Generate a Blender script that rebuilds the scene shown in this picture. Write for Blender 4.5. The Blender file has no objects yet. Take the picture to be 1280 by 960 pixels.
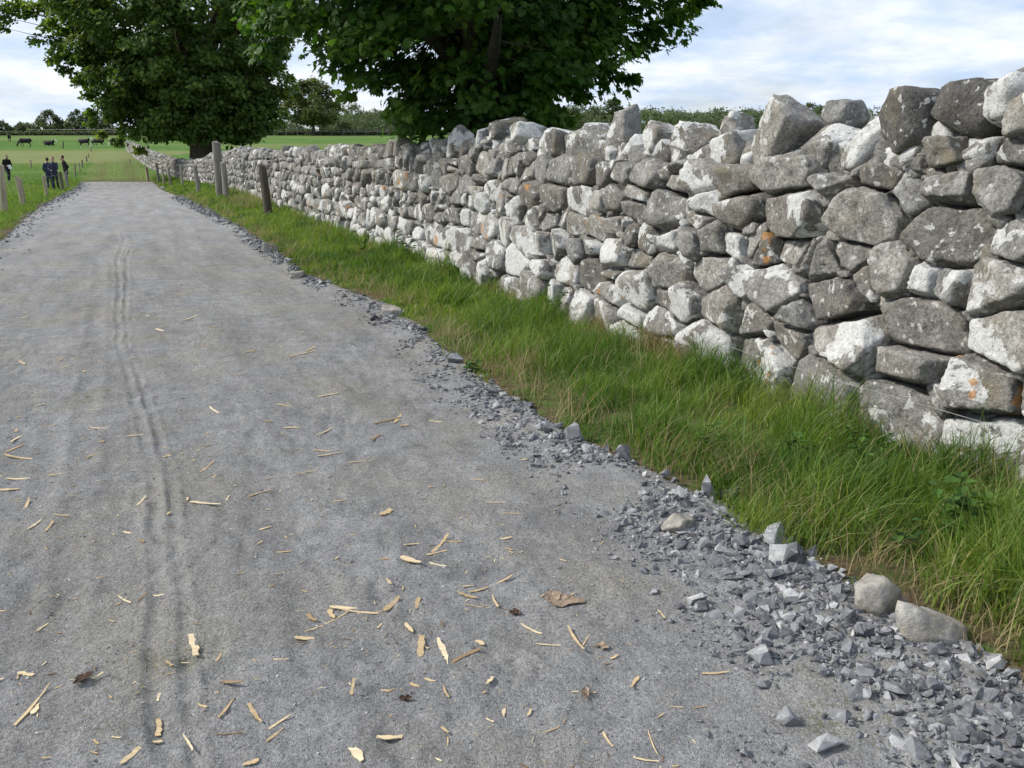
import bpy, bmesh, math
import numpy as np
from mathutils import Vector, Matrix

# ------------------------------------------------------------------ camera, sky, sun, exposure
sc = bpy.context.scene
COL = sc.collection
R = math.radians
PITCH = math.atan(280 / 1072.0)
EYE = 1.65
cd = bpy.data.cameras.new('camera')
cd.sensor_width = 36
cd.lens = 36 * 1072 / 1280
cd.clip_start = 0.05
cd.clip_end = 6000
cam = bpy.data.objects.new('camera', cd)
cam.location = (0, 0, EYE)
cam.rotation_euler = (math.pi / 2 - PITCH, 0, 0)
COL.objects.link(cam)
sc.camera = cam

SUN_AZ, SUN_EL = R(-84), R(38)          # azimuth from +Y towards +X
w = bpy.data.worlds.new('World')
sc.world = w
w.use_nodes = True
nt = w.node_tree
N, L = nt.nodes, nt.links
N.clear()
def node(tree, kind, **kw):
    n = tree.nodes.new(kind)
    for k, v in kw.items():
        if hasattr(n, k):
            setattr(n, k, v)
        else:
            n.inputs[k.replace('_', ' ')].default_value = v
    return n
sky = node(nt, 'ShaderNodeTexSky')
sky.sky_type = 'NISHITA'
sky.sun_disc = False
sky.sun_elevation = SUN_EL
sky.sun_rotation = SUN_AZ
sky.air_density = 1.0
sky.dust_density = 1.5
tc = node(nt, 'ShaderNodeTexCoord')
sep = node(nt, 'ShaderNodeSeparateXYZ')
L.new(tc.outputs['Generated'], sep.inputs[0])
zz = node(nt, 'ShaderNodeMath', operation='MAXIMUM'); L.new(sep.outputs['Z'], zz.inputs[0]); zz.inputs[1].default_value = 0.0
za = node(nt, 'ShaderNodeMath', operation='ADD'); L.new(zz.outputs[0], za.inputs[0]); za.inputs[1].default_value = 0.2
dx = node(nt, 'ShaderNodeMath', operation='DIVIDE'); L.new(sep.outputs['X'], dx.inputs[0]); L.new(za.outputs[0], dx.inputs[1])
dy = node(nt, 'ShaderNodeMath', operation='DIVIDE'); L.new(sep.outputs['Y'], dy.inputs[0]); L.new(za.outputs[0], dy.inputs[1])
cmb = node(nt, 'ShaderNodeCombineXYZ'); L.new(dx.outputs[0], cmb.inputs[0]); L.new(dy.outputs[0], cmb.inputs[1])
cn = node(nt, 'ShaderNodeTexNoise', Scale=1.7, Detail=7.0, Roughness=0.56, Distortion=0.25)
L.new(cmb.outputs[0], cn.inputs['Vector'])
cr = node(nt, 'ShaderNodeValToRGB')
cr.color_ramp.elements[0].position = 0.31
cr.color_ramp.elements[1].position = 0.60
cr.color_ramp.elements[0].color = (0.52, 0.52, 0.52, 1)
L.new(cn.outputs['Fac'], cr.inputs[0])
cn2 = node(nt, 'ShaderNodeTexNoise', Scale=2.6, Detail=6.0, Roughness=0.6)
L.new(cmb.outputs[0], cn2.inputs['Vector'])
cshade = node(nt, 'ShaderNodeMix', data_type='RGBA')
cshade.inputs[6].default_value = (4.9, 6.1, 8.2, 1)
cshade.inputs[7].default_value = (8.2, 8.5, 9.1, 1)
cr2 = node(nt, 'ShaderNodeValToRGB'); cr2.color_ramp.elements[0].position = .36; cr2.color_ramp.elements[1].position = .64
L.new(cn2.outputs['Fac'], cr2.inputs[0]); L.new(cr2.outputs[0], cshade.inputs[0])
smix = node(nt, 'ShaderNodeMix', data_type='RGBA')
L.new(cr.outputs[0], smix.inputs[0])
L.new(sky.outputs[0], smix.inputs[6])
L.new(cshade.outputs[2], smix.inputs[7])
bg = node(nt, 'ShaderNodeBackground', Strength=0.1)
L.new(smix.outputs[2], bg.inputs[0])
wo = node(nt, 'ShaderNodeOutputWorld')
L.new(bg.outputs[0], wo.inputs[0])

sd = bpy.data.lights.new('sun', 'SUN')
sd.energy = 3.5
sd.angle = R(7)
sd.color = (1.0, 0.95, 0.86)
sun = bpy.data.objects.new('sun', sd)
S = Vector((math.sin(SUN_AZ) * math.cos(SUN_EL), math.cos(SUN_AZ) * math.cos(SUN_EL), math.sin(SUN_EL)))
sun.rotation_euler = (-S).to_track_quat('-Z', 'Y').to_euler()
sun.location = (0, 0, 40)
COL.objects.link(sun)
vs = sc.view_settings
vs.view_transform = 'Standard'
vs.look = 'None'
vs.exposure = 0.38
vs.gamma = 1.0
vs.use_curve_mapping = False
try:
    sc.cycles.max_bounces = 8
    sc.cycles.diffuse_bounces = 4
    sc.cycles.transmission_bounces = 6
    sc.cycles.transparent_max_bounces = 4
except Exception:
    pass

rng = np.random.default_rng(11)
def U(a, b, n=None): return rng.uniform(a, b, n)

# ------------------------------------------------------------------ numpy noise
def _hash(ix, iy, iz, seed):
    h = (ix * 374761393 + iy * 668265263 + iz * 2147483647 + seed * 1274126177) & 0xFFFFFFFF
    h = ((h ^ (h >> 13)) * 1274126177) & 0xFFFFFFFF
    h = (h ^ (h >> 16)) & 0xFFFFFFFF
    return h.astype(np.float64) / 4294967295.0
def vnoise(x, y, z=None, seed=0):
    x = np.asarray(x, float); y = np.asarray(y, float)
    z = np.zeros_like(x) if z is None else np.asarray(z, float)
    xi, yi, zi = np.floor(x), np.floor(y), np.floor(z)
    fx, fy, fz = x - xi, y - yi, z - zi
    fx = fx * fx * (3 - 2 * fx); fy = fy * fy * (3 - 2 * fy); fz = fz * fz * (3 - 2 * fz)
    xi, yi, zi = xi.astype(np.int64), yi.astype(np.int64), zi.astype(np.int64)
    def c(a, b, d): return _hash(xi + a, yi + b, zi + d, seed)
    x00 = c(0,0,0) * (1-fx) + c(1,0,0) * fx; x10 = c(0,1,0) * (1-fx) + c(1,1,0) * fx
    x01 = c(0,0,1) * (1-fx) + c(1,0,1) * fx; x11 = c(0,1,1) * (1-fx) + c(1,1,1) * fx
    y0 = x00 * (1-fy) + x10 * fy; y1 = x01 * (1-fy) + x11 * fy
    return (y0 * (1-fz) + y1 * fz) * 2 - 1
def fbm(x, y, z=None, seed=0, oct=4, rough=0.5):
    x = np.asarray(x, float); y = np.asarray(y, float)
    z = np.zeros_like(x) if z is None else np.asarray(z, float)
    s = 0; a = 1; t = 0
    for o in range(oct):
        s = s + a * vnoise(x * 2**o + 13.7*o, y * 2**o + 7.1*o, z * 2**o + 3.3*o, seed + o)
        t += a; a *= rough
    return s / t
def sstep(a, b, x):
    t = np.clip((np.asarray(x, float) - a) / (b - a), 0, 1)
    return t * t * (3 - 2 * t)

# ------------------------------------------------------------------ layout helpers
F_PX = 1072.0
CP, SP = math.cos(PITCH), math.sin(PITCH)
def ray(px, py):
    u, v = px - 640.0, 480.0 - py
    return u, F_PX * CP + v * SP, v * CP - F_PX * SP
def ground_at(px, py, z=0.0):
    u, y, zz = ray(px, py)
    t = (z - EYE) / zz
    return u * t, y * t
def at_depth(px, py, D):
    u, y, zz = ray(px, py)
    t = D / y
    return u * t, D, EYE + zz * t
def curve_from(pts):
    pts = sorted(pts, key=lambda p: p[1])
    ys = np.array([p[1] for p in pts]); xs = np.array([p[0] for p in pts])
    return lambda Y: np.interp(Y, ys, xs) + np.where(np.asarray(Y) < ys[0], (xs[1]-xs[0])/(ys[1]-ys[0]) * (np.asarray(Y) - ys[0]), 0) \
        + np.where(np.asarray(Y) > ys[-1], (xs[-1]-xs[-2])/(ys[-1]-ys[-2]) * (np.asarray(Y) - ys[-1]), 0)
WALL_PTS = [(6.1,-5.0),(4.05,0.2),(2.39,4.3),(0.62,8.6),(-2.90,16.9),(-6.55,25.4),(-11.15,36),(-16.6,48),(-20.8,56),(-25.9,66),(-35.3,85),(-49.5,115),(-56.5,130)]
def smooth_curve(pts, k=3.5):
    c = curve_from(pts)
    def f(Y):
        Y = np.asarray(Y, float)
        s = 0
        for o, wt in ((-1, .25), (-.5, .5), (0, .5), (.5, .5), (1, .25)):
            s = s + wt * c(Y + o * k * (0.25 + np.clip(Y, 0, 60) / 25))
        return s / 2.0
    return f
XW = smooth_curve(WALL_PTS)
XG = curve_from([(2.55,-3.0),(2.2,-0.2)] + [ground_at(*p) for p in [(1280,868),(1120,775),(985,690),(900,640),(820,600),(700,543),(600,475),(540,430),(500,388),(440,367),(385,347),(340,312),(300,285),(262,264),(235,250),(203,238)]] + [(-25.3, 62), (-31, 75)])
XP = curve_from([(1.5,-3.0),(1.15,-0.2)] + [ground_at(*p) for p in [(985,960),(930,880),(850,745),(760,665),(700,605),(610,540),(520,475),(490,432),(450,395),(370,352),(332,322),(294,292),(255,269),(199,240)]] + [(-25.6, 62), (-31.3, 75)])
XL = curve_from([(-1.3,-3.0), (-10.8,18.2),(-17.1,31.6),(-21.3,41.5),(-26.5,53.4),(-30.4,62),(-36,75)])
PATH_END = 62.0
def far_rise(Y):
    Y = np.asarray(Y, float)
    def sp(t, k): return k * np.logaddexp(0, t / k)
    return 0.043 * (sp(Y - 58, 4.0) - sp(Y - 268, 10.0))
def bank_amp(Y):
    return np.interp(Y, [0, 10, 25, 36, 50, 66, 80], [0.03, 0.07, 0.18, 0.36, 0.3, 0.1, 0.0])
def bank(X, Y):
    g, wl = XG(Y), XW(Y)
    t = np.clip((np.asarray(X, float) - g) / np.maximum(wl - g, 0.3), 0, 1)
    return bank_amp(Y) * (t ** 0.8)
def hill(X, Y):
    r = 8 * np.exp(-((X - 80) / 130.0) ** 2 - ((Y - 470) / 110.0) ** 2)
    r = r + 6 * np.exp(-((X + 75) / 45.0) ** 2 - ((Y - 480) / 70.0) ** 2)
    return r + 3 * sstep(280, 600, Y)
RUTS = []
for pts, wdt, dep in [
    ([(207,1010),(205,960),(196,880),(192,800),(196,720),(196,640),(188,580),(176,530),(160,470),(150,430),(147,390),(149,350),(146,325),(156,300),(152,290)], .027, .010),
    ([(250,1010),(246,960),(240,880),(232,800),(228,720),(220,640),(208,580),(194,530),(176,480),(160,440),(156,390),(159,350),(158,325),(168,303),(163,292)], .024, .009),
    ([(60,1000),(72,800),(90,690),(104,560),(112,480),(122,380),(125,330)], .06, .011),
    ([(15,1000),(20,800),(40,680),(70,540)], .06, .010),
    ([(240,330),(228,285),(205,255),(185,240)], .12, .012),
    ([(420,960),(395,760),(330,600),(300,520),(262,420)], .09, .006)]:
    g = sorted([ground_at(*p) for p in pts], key=lambda q: q[1])
    RUTS.append((np.array([q[0] for q in g]), np.array([q[1] for q in g]), wdt, dep))
DENTS = []
for _ in range(150):
    _y = math.exp(U(math.log(1.5), math.log(12))); _x = U(float(XL(_y)) + .3, float(XP(_y)) - .1)
    DENTS.append((_x, _y, R(24) + rng.normal(0, .5), U(.04, .06), U(.10, .15), U(.004, .011)))
def path_z(X, Y, fine=True):
    X = np.asarray(X, float); Y = np.asarray(Y, float)
    z = far_rise(Y) + 0.012 * fbm(X / 1.1, Y / 1.4, seed=3, oct=3)
    if fine:
        near = 1 - sstep(9, 22, Y)
        z = z + near * (0.0095 * fbm(X / .20, Y / .24, seed=5, oct=4) + 0.0095 * fbm(X / .055, Y / .06, seed=9, oct=4, rough=.65) * (.5 + .9 * sstep(-.2, .4, fbm(X / .7, Y / .8, seed=8, oct=2))))
        ridg = np.abs(fbm(X / .16 + 0.4*vnoise(X/.5, Y/.5), Y / .42, seed=21, oct=3))
        z = z - near * 0.010 * np.clip(0.22 - ridg, 0, 1) / .22 * sstep(-.1, .5, fbm(X / 1.0, Y / 1.2, seed=31, oct=2))
        if X.size > 1000:
            for dx_, dy_, an, ww, ll, dp in DENTS:
                sel = (np.abs(X - dx_) < .35) & (np.abs(Y - dy_) < .35)
                xx, yy = X[sel] - dx_, Y[sel] - dy_
                a_ = (xx * math.cos(an) + yy * math.sin(an)) / ww; b_ = (-xx * math.sin(an) + yy * math.cos(an)) / ll
                q = np.sqrt(a_ ** 2 + b_ ** 2) * (1 + .25 * vnoise(xx / .06 + dx_, yy / .06))
                z[sel] += dp * (-np.exp(-(q / .85) ** 4) + .5 * np.exp(-((q - 1.25) / .3) ** 2))
        for rx, ry, wd, dp in RUTS:
            inr = (Y > ry[0]) & (Y < ry[-1])
            d = (X - np.interp(Y, ry, rx) - .012 * vnoise(Y / .25, Y * 0, seed=40)) / (wd * (1 + Y * 0.03))
            k = np.where(inr, 1, 0) * (0.7 + .8 * fbm(Y / .5, Y * 0 + wd * 50, seed=41, oct=3))
            z = z + k * dp * (-np.exp(-d * d * 1.4) + .75 * np.exp(-((np.abs(d) - 1.5) / .45) ** 2))
    # stone berm along the right edge
    xp, xg = XP(Y), XG(Y)
    t = (X - xp) / np.maximum(xg - xp, .25)
    z = z + 0.035 * np.exp(-((t - .75) / .45) ** 2) * (1 + .5 * fbm(X / .3, Y / .3, seed=12, oct=2)) * (Y < 40)
    return z
def land_z(X, Y):
    X = np.asarray(X, float); Y = np.asarray(Y, float)
    z = far_rise(Y) + bank(X, Y) + hill(X, Y) + 0.02
    near = 1 - sstep(60, 90, Y)
    inv = (X > XG(Y)).astype(float)
    z = z + near * (0.035 * fbm(X / .45, Y / .5, seed=50, oct=3) * inv + .05 * (1 - inv) * sstep(0.0, 1.5, XL(Y) - X) + 0.05 * fbm(X / 6, Y / 6, seed=51, oct=2) * (1 - inv) * sstep(0., 2.5, XL(Y) - X))
    inside = sstep(-.05, .35, X - XL(Y)) * sstep(-.05, .30, XG(Y) - X) * (Y < PATH_END + 1)
    return z - 0.13 * inside
def surf_z(X, Y):
    inside = (X > XL(Y)) & (X < XG(Y)) & (np.asarray(Y) < PATH_END)
    return np.where(inside, path_z(X, Y), land_z(X, Y))

# ------------------------------------------------------------------ mesh helpers
def mk(name, V, F, mat, parent=None, attrs=None, smooth=False, loc=None):
    V = np.asarray(V, np.float32)
    if loc is not None:
        V = V - np.asarray(loc, np.float32)
    me = bpy.data.meshes.new(name)
    Fs = F if isinstance(F, list) else [F]
    Fs = [np.asarray(f, np.int32) for f in Fs if len(f)]
    me.vertices.add(len(V))
    me.vertices.foreach_set('co', V.ravel())
    loops = np.concatenate([f.ravel() for f in Fs])
    sizes = np.concatenate([np.full(len(f), f.shape[1], np.int32) for f in Fs])
    me.loops.add(len(loops))
    me.loops.foreach_set('vertex_index', loops)
    me.polygons.add(len(sizes))
    me.polygons.foreach_set('loop_start', np.concatenate([[0], np.cumsum(sizes)[:-1]]).astype(np.int32))
    me.polygons.foreach_set('use_smooth', np.full(len(sizes), bool(smooth)))
    me.update(calc_edges=True)
    for k, a in (attrs or {}).items():
        at = me.attributes.new(k, 'FLOAT', 'POINT')
        at.data.foreach_set('value', np.asarray(a, np.float32).ravel())
    if mat is not None:
        for m in (mat if isinstance(mat, list) else [mat]):
            me.materials.append(m)
    o = bpy.data.objects.new(name, me)
    COL.objects.link(o)
    if loc is not None:
        o.location = tuple(float(c) for c in loc)
    if parent is not None:
        o.parent = parent
    return o
def tag(o, label=None, cat=None, group=None, kind=None):
    if label: o['label'] = label
    if cat: o['category'] = cat
    if group: o['group'] = group
    if kind: o['kind'] = kind
    return o
def empty(name, loc, rz=0):
    o = bpy.data.objects.new(name, None)
    o.location = tuple(float(c) for c in loc); o.rotation_euler = (0, 0, rz)
    o.empty_display_size = 0.2
    COL.objects.link(o)
    return o
_ico = {}
def ico(n):
    if n not in _ico:
        bm = bmesh.new()
        bmesh.ops.create_icosphere(bm, subdivisions=n, radius=1)
        _ico[n] = (np.array([v.co[:] for v in bm.verts]), np.array([[v.index for v in f.verts] for f in bm.faces]))
        bm.free()
    return _ico[n]
def rock(n, nor, h, p, rough=0.03, fr=6.0, seed=0, scale=None):
    """radial soft intersection of half spaces: a convex faceted stone round the origin"""
    D, F = ico(n)
    D = D.copy()
    if scale is not None:
        D = D * np.asarray(scale); D /= np.linalg.norm(D, axis=1)[:, None]
    q = np.clip(D @ np.asarray(nor).T, 0, None) / np.asarray(h)[None, :]
    r = (q ** p).sum(1) ** (-1.0 / p)
    V = D * r[:, None]
    if rough > 0:
        sz = float(np.median(r))
        o = seed * 7.31
        nn = fbm(V[:, 0] * fr + o, V[:, 1] * fr + o * .7, V[:, 2] * fr, seed=seed % 97, oct=4, rough=.6)
        n2 = fbm(V[:, 0] * fr * .33 - o, V[:, 1] * fr * .33, V[:, 2] * fr * .33 + o, seed=(seed + 31) % 89, oct=2)
        n3 = 1 - 2 * np.abs(fbm(V[:, 0] * fr * 1.7 + o, V[:, 1] * fr * 1.7, V[:, 2] * fr * 1.7, seed=(seed + 11) % 83, oct=3, rough=.6))
        V = V + D * (nn * rough + np.minimum(n2, .05) * min(.09 * sz, rough * 1.1) + np.minimum(n3 - .6, 0) * rough * .35)[:, None]
    return V, F
def rand_rock(n, sx, sy, sz, k=14, p=14, rough=.03, seed=0, fr=6.0, up=None):
    v = rng.normal(size=(k, 3)); v /= np.linalg.norm(v, axis=1)[:, None]
    base = np.array([[1,0,0],[-1,0,0],[0,1,0],[0,-1,0],[0,0,1],[0,0,-1]], float) + rng.normal(0, .18, (6, 3))
    base /= np.linalg.norm(base, axis=1)[:, None]
    nor = np.vstack([base, v])
    S3 = np.array([sx, sy, sz]) / 2
    ext = np.sqrt(((nor * S3) ** 2).sum(1))
    h = ext * np.concatenate([U(.85, 1.0, 6), U(.78, 1.08, k)])
    return rock(n, nor, h, p, rough, fr, seed, scale=S3)
def rotm(ax, ay, az):
    return np.array(Matrix.Rotation(az, 3, 'Z') @ Matrix.Rotation(ay, 3, 'Y') @ Matrix.Rotation(ax, 3, 'X'))
class Acc:
    """collects pieces into one mesh"""
    def __init__(s): s.V = []; s.F = {}; s.A = {}; s.n = 0
    def add(s, V, F, **at):
        V = np.asarray(V)
        F = np.asarray(F)
        s.F.setdefault(F.shape[1], []).append(F + s.n)
        s.V.append(V); s.n += len(V)
        for k, a in at.items():
            s.A.setdefault(k, []).append(np.broadcast_to(np.asarray(a, float), (len(V),)))
    def build(s, name, mat, parent=None, smooth=False, loc=None):
        return mk(name, np.vstack(s.V), [np.vstack(f) for f in s.F.values()], mat, parent,
                  {k: np.concatenate(a) for k, a in s.A.items()}, smooth, loc)
def tube(pts, rad, n=8, cap=True):
    pts = np.asarray(pts, float); m = len(pts)
    rad = np.broadcast_to(np.asarray(rad, float), (m,))
    tan = np.gradient(pts, axis=0); tan /= np.linalg.norm(tan, axis=1)[:, None] + 1e-9
    ref = np.array([0, 0, 1.0]) if abs(tan[0][2]) < .9 else np.array([1.0, 0, 0])
    a = np.cross(tan, ref); a /= np.linalg.norm(a, axis=1)[:, None] + 1e-9
    b = np.cross(tan, a)
    th = np.arange(n) / n * 2 * np.pi
    V = (pts[:, None] + rad[:, None, None] * (np.cos(th)[None, :, None] * a[:, None] + np.sin(th)[None, :, None] * b[:, None])).reshape(-1, 3)
    i = np.arange(m - 1)[:, None] * n; j = np.arange(n)[None]; k = (j + 1) % n
    F = np.stack([i + j, i + k, i + n + k, i + n + j], -1).reshape(-1, 4)
    return V, F

# ------------------------------------------------------------------ materials
def mat(name):
    m = bpy.data.materials.new(name); m.use_nodes = True
    t = m.node_tree
    b = t.nodes['Principled BSDF']
    b.inputs['Specular IOR Level'].default_value = 0.25
    return m, t, b
def lk(t, a, b): t.links.new(a, b)
def attr(t, name):
    n = t.nodes.new('ShaderNodeAttribute'); n.attribute_name = name
    return n.outputs['Fac']
def objco(t): return t.nodes.new('ShaderNodeTexCoord').outputs['Object']
def geo(t): return t.nodes.new('ShaderNodeNewGeometry').outputs['Position']
def noise(t, vec, scale, detail=5, rough=.55, dist=0):
    n = node(t, 'ShaderNodeTexNoise', Scale=scale, Detail=float(detail), Roughness=rough, Distortion=dist)
    lk(t, vec, n.inputs['Vector'])
    return n.outputs['Fac']
def ramp(t, fac, stops):
    n = t.nodes.new('ShaderNodeValToRGB')
    cr = n.color_ramp
    while len(cr.elements) < len(stops): cr.elements.new(0.5)
    for e, (p, c) in zip(cr.elements, stops):
        e.position = p; e.color = (c, c, c, 1) if isinstance(c, (int, float)) else (*c, 1)
    lk(t, fac, n.inputs[0])
    return n.outputs[0]
def mixc(t, fac, a, b, mode='MIX'):
    n = t.nodes.new('ShaderNodeMix'); n.data_type = 'RGBA'; n.blend_type = mode
    for v, i in ((fac, 0), (a, 6), (b, 7)):
        if isinstance(v, (int, float)): n.inputs[i].default_value = v
        elif isinstance(v, tuple): n.inputs[i].default_value = (*v, 1)
        else: lk(t, v, n.inputs[i])
    return n.outputs[2]
def math_(t, op, a, b=0.0, clamp=False):
    n = t.nodes.new('ShaderNodeMath'); n.operation = op; n.use_clamp = clamp
    for v, i in ((a, 0), (b, 1)):
        if isinstance(v, (int, float)): n.inputs[i].default_value = v
        else: lk(t, v, n.inputs[i])
    return n.outputs[0]
def bump(t, b, h, strength, dist):
    n = t.nodes.new('ShaderNodeBump'); n.inputs['Strength'].default_value = strength; n.inputs['Distance'].default_value = dist
    lk(t, h, n.inputs['Height']); lk(t, n.outputs[0], b.inputs['Normal'])
def vadd(t, v, s):
    n = t.nodes.new('ShaderNodeVectorMath'); n.operation = 'ADD'
    lk(t, v, n.inputs[0])
    c = t.nodes.new('ShaderNodeCombineXYZ')
    for i in range(3): lk(t, s, c.inputs[i])
    lk(t, c.outputs[0], n.inputs[1])
    return n.outputs[0]

def mat_wallstone():
    m, t, b = mat('lichened limestone')
    rnd, lich = attr(t, 'rnd'), attr(t, 'lich')
    pos = vadd(t, geo(t), math_(t, 'MULTIPLY', rnd, 37.0))
    base = ramp(t, noise(t, pos, 9, 6, .62), [(.28, (.135, .130, .121)), (.5, (.245, .237, .223)), (.72, (.36, .35, .333))])
    tone = ramp(t, rnd, [(0, (.40, .395, .39)), (.3, (.86, .835, .80)), (.5, (.88, .89, .90)), (.75, (1.05, 1.03, 1.0)), (1, (1.35, 1.33, 1.29))])
    base = mixc(t, 1.0, base, tone, 'MULTIPLY')
    speck = ramp(t, noise(t, pos, 48, 4, .7), [(.34, .42), (.5, 1.0), (.66, 1.4)])
    base = mixc(t, .8, base, speck, 'MULTIPLY')
    # warm mossy tint
    moss = ramp(t, noise(t, pos, 3.2, 4), [(.56, 0.0), (.7, .55)])
    base = mixc(t, moss, base, (.20, .165, .10))
    # white lichen crusts
    n1 = noise(t, pos, 3.3, 7, .6, .35)
    thr = math_(t, 'ADD', n1, math_(t, 'MULTIPLY', lich, .262))
    msk = ramp(t, thr, [(.668, 0.0), (.684, 1.0)])
    fine = ramp(t, noise(t, pos, 38, 4, .65), [(.32, 0.15), (.42, 1.0)])
    msk = math_(t, 'MULTIPLY', msk, fine)
    pit = ramp(t, noise(t, pos, 70, 3, .6), [(.30, .45), (.40, 1.0)])
    wcol = ramp(t, noise(t, pos, 24, 5, .6), [(.3, (.46, .46, .45)), (.7, (.72, .72, .705))])
    col = mixc(t, math_(t, 'MULTIPLY', msk, .9), base, wcol)
    col = mixc(t, .8, col, pit, 'MULTIPLY')
    # small pale spots
    sp = ramp(t, noise(t, pos, 17, 3, .5), [(.63, 0.0), (.66, .75)])
    col = mixc(t, sp, col, (.55, .55, .53))
    # orange lichen
    o1 = ramp(t, math_(t, 'ADD', noise(t, vadd(t, pos, 5.0) if False else pos, 6.5, 3, .45), math_(t, 'MULTIPLY', attr(t, 'orange'), .25)), [(.88, 0.0), (.91, .75)])
    col = mixc(t, o1, col, (.42, .20, .05))
    lk(t, col, b.inputs['Base Color'])
    b.inputs['Roughness'].default_value = .93
    h = math_(t, 'ADD', math_(t, 'MULTIPLY', noise(t, pos, 26, 7, .68), 1.0), math_(t, 'MULTIPLY', noise(t, pos, 120, 4, .6), .35))
    h = math_(t, 'ADD', h, math_(t, 'MULTIPLY', msk, .12))
    bump(t, b, h, .9, .022)
    return m
def mat_gravelstone():
    m, t, b = mat('crushed blue limestone')
    rnd = attr(t, 'rnd')
    pos = vadd(t, geo(t), math_(t, 'MULTIPLY', rnd, 53.0))
    tone = ramp(t, rnd, [(0, (.05, .052, .057)), (.35, (.105, .109, .118)), (.65, (.185, .19, .20)), (.88, (.34, .343, .348)), (1.0, (.48, .475, .45))])
    v = ramp(t, noise(t, pos, 30, 5, .6), [(.3, .65), (.7, 1.35)])
    col = mixc(t, 1.0, tone, v, 'MULTIPLY')
    vein = ramp(t, noise(t, pos, 14, 4, .5, 2.0), [(.60, 0.0), (.64, .55), (.68, 0.0)])
    col = mixc(t, vein, col, (.5, .5, .5))
    dust = ramp(t, noise(t, pos, 40, 4, .6), [(.46, 0.0), (.66, .5)])
    col = mixc(t, dust, col, (.27, .27, .275))
    lk(t, col, b.inputs['Base Color'])
    b.inputs['Roughness'].default_value = .8
    bump(t, b, noise(t, pos, 90, 5, .65), .6, .006)
    return m
def mat_boulder():
    m, t, b = mat('weathered tan limestone')
    pos = geo(t)
    col = ramp(t, noise(t, pos, 11, 6, .6), [(.3, (.19, .17, .14)), (.5, (.33, .30, .25)), (.7, (.47, .45, .40))])
    col = mixc(t, ramp(t, noise(t, pos, 45, 4), [(.4, 0.0), (.6, .6)]), col, (.22, .22, .22))
    lk(t, col, b.inputs['Base Color'])
    b.inputs['Roughness'].default_value = .9
    bump(t, b, noise(t, pos, 40, 7, .65), .8, .015)
    return m
def mat_path():
    m, t, b = mat('compacted limestone dust')
    pos = geo(t)
    big = noise(t, pos, .9, 5, .55)
    mid = noise(t, pos, 6, 6, .6)
    fine = noise(t, pos, 85, 4, .7)
    grit = noise(t, pos, 260, 2, .6)
    col = ramp(t, mid, [(.28, (.235, .234, .235)), (.52, (.305, .303, .303)), (.75, (.375, .372, .368))])
    col = mixc(t, ramp(t, big, [(.46, 0.0), (.62, .6)]), col, (.335, .315, .275))
    damp = ramp(t, noise(t, pos, 2.1, 6, .6, .5), [(.57, 0.0), (.68, .5)])
    col = mixc(t, damp, col, (.18, .182, .188))
    col = mixc(t, 1.0, col, ramp(t, fine, [(.34, .70), (.5, 1.0), (.66, 1.26)]), 'MULTIPLY')
    col = mixc(t, 1.0, col, ramp(t, noise(t, pos, 30, 4, .7), [(.32, .84), (.5, 1.0), (.68, 1.13)]), 'MULTIPLY')
    col = mixc(t, .7, col, ramp(t, grit, [(.3, .5), (.5, 1.0), (.7, 1.55)]), 'MULTIPLY')
    r1 = t.nodes.new('ShaderNodeMapping'); r1.inputs['Rotation'].default_value = (0, 0, R(-24.5)); lk(t, pos, r1.inputs[0])
    r2 = t.nodes.new('ShaderNodeMapping'); r2.inputs['Scale'].default_value = (1, .16, 1); lk(t, r1.outputs[0], r2.inputs[0])
    col = mixc(t, 1.0, col, ramp(t, noise(t, r2.outputs[0], 2.6, 5, .6), [(.32, .80), (.5, 1.0), (.68, 1.16)]), 'MULTIPLY')
    mossy = ramp(t, math_(t, 'MULTIPLY', noise(t, pos, 1.4, 3), noise(t, pos, 70, 3, .6)), [(.335, 0.0), (.40, .6)])
    col = mixc(t, mossy, col, (.16, .165, .07))
    lk(t, col, b.inputs['Base Color'])
    b.inputs['Roughness'].default_value = .95
    b.inputs['Specular IOR Level'].default_value = .15
    h = math_(t, 'ADD', math_(t, 'MULTIPLY', fine, 1.0), math_(t, 'MULTIPLY', grit, .5))
    h = math_(t, 'ADD', h, math_(t, 'MULTIPLY', noise(t, pos, 18, 5, .6), 1.2))
    bump(t, b, h, 1.0, .02)
    return m
def mat_land():
    m, t, b = mat('pasture and soil')
    pos = geo(t)
    soil = attr(t, 'soil')
    pale = attr(t, 'pale')
    g = ramp(t, noise(t, pos, .11, 5, .6), [(.32, (.058, .118, .024)), (.52, (.085, .160, .034)), (.72, (.135, .195, .055))])
    g = mixc(t, 1.0, g, ramp(t, noise(t, pos, 1.7, 6, .65), [(.3, .68), (.7, 1.3)]), 'MULTIPLY')
    g = mixc(t, 1.0, g, ramp(t, noise(t, pos, 14, 5, .7), [(.3, .6), (.7, 1.35)]), 'MULTIPLY')
    g = mixc(t, pale, g, (.20, .205, .088))
    s = ramp(t, noise(t, pos, 22, 6, .65), [(.3, (.055, .04, .026)), (.55, (.13, .095, .06)), (.75, (.23, .18, .115))])
    col = mixc(t, math_(t, 'MULTIPLY', soil, ramp(t, noise(t, pos, 9, 5), [(.38, .35), (.5, 1.0)])), g, s)
    lk(t, col, b.inputs['Base Color'])
    b.inputs['Roughness'].default_value = 1.0
    b.inputs['Specular IOR Level'].default_value = .05
    bump(t, b, noise(t, pos, 30, 6, .7), .9, .03)
    return m
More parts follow.
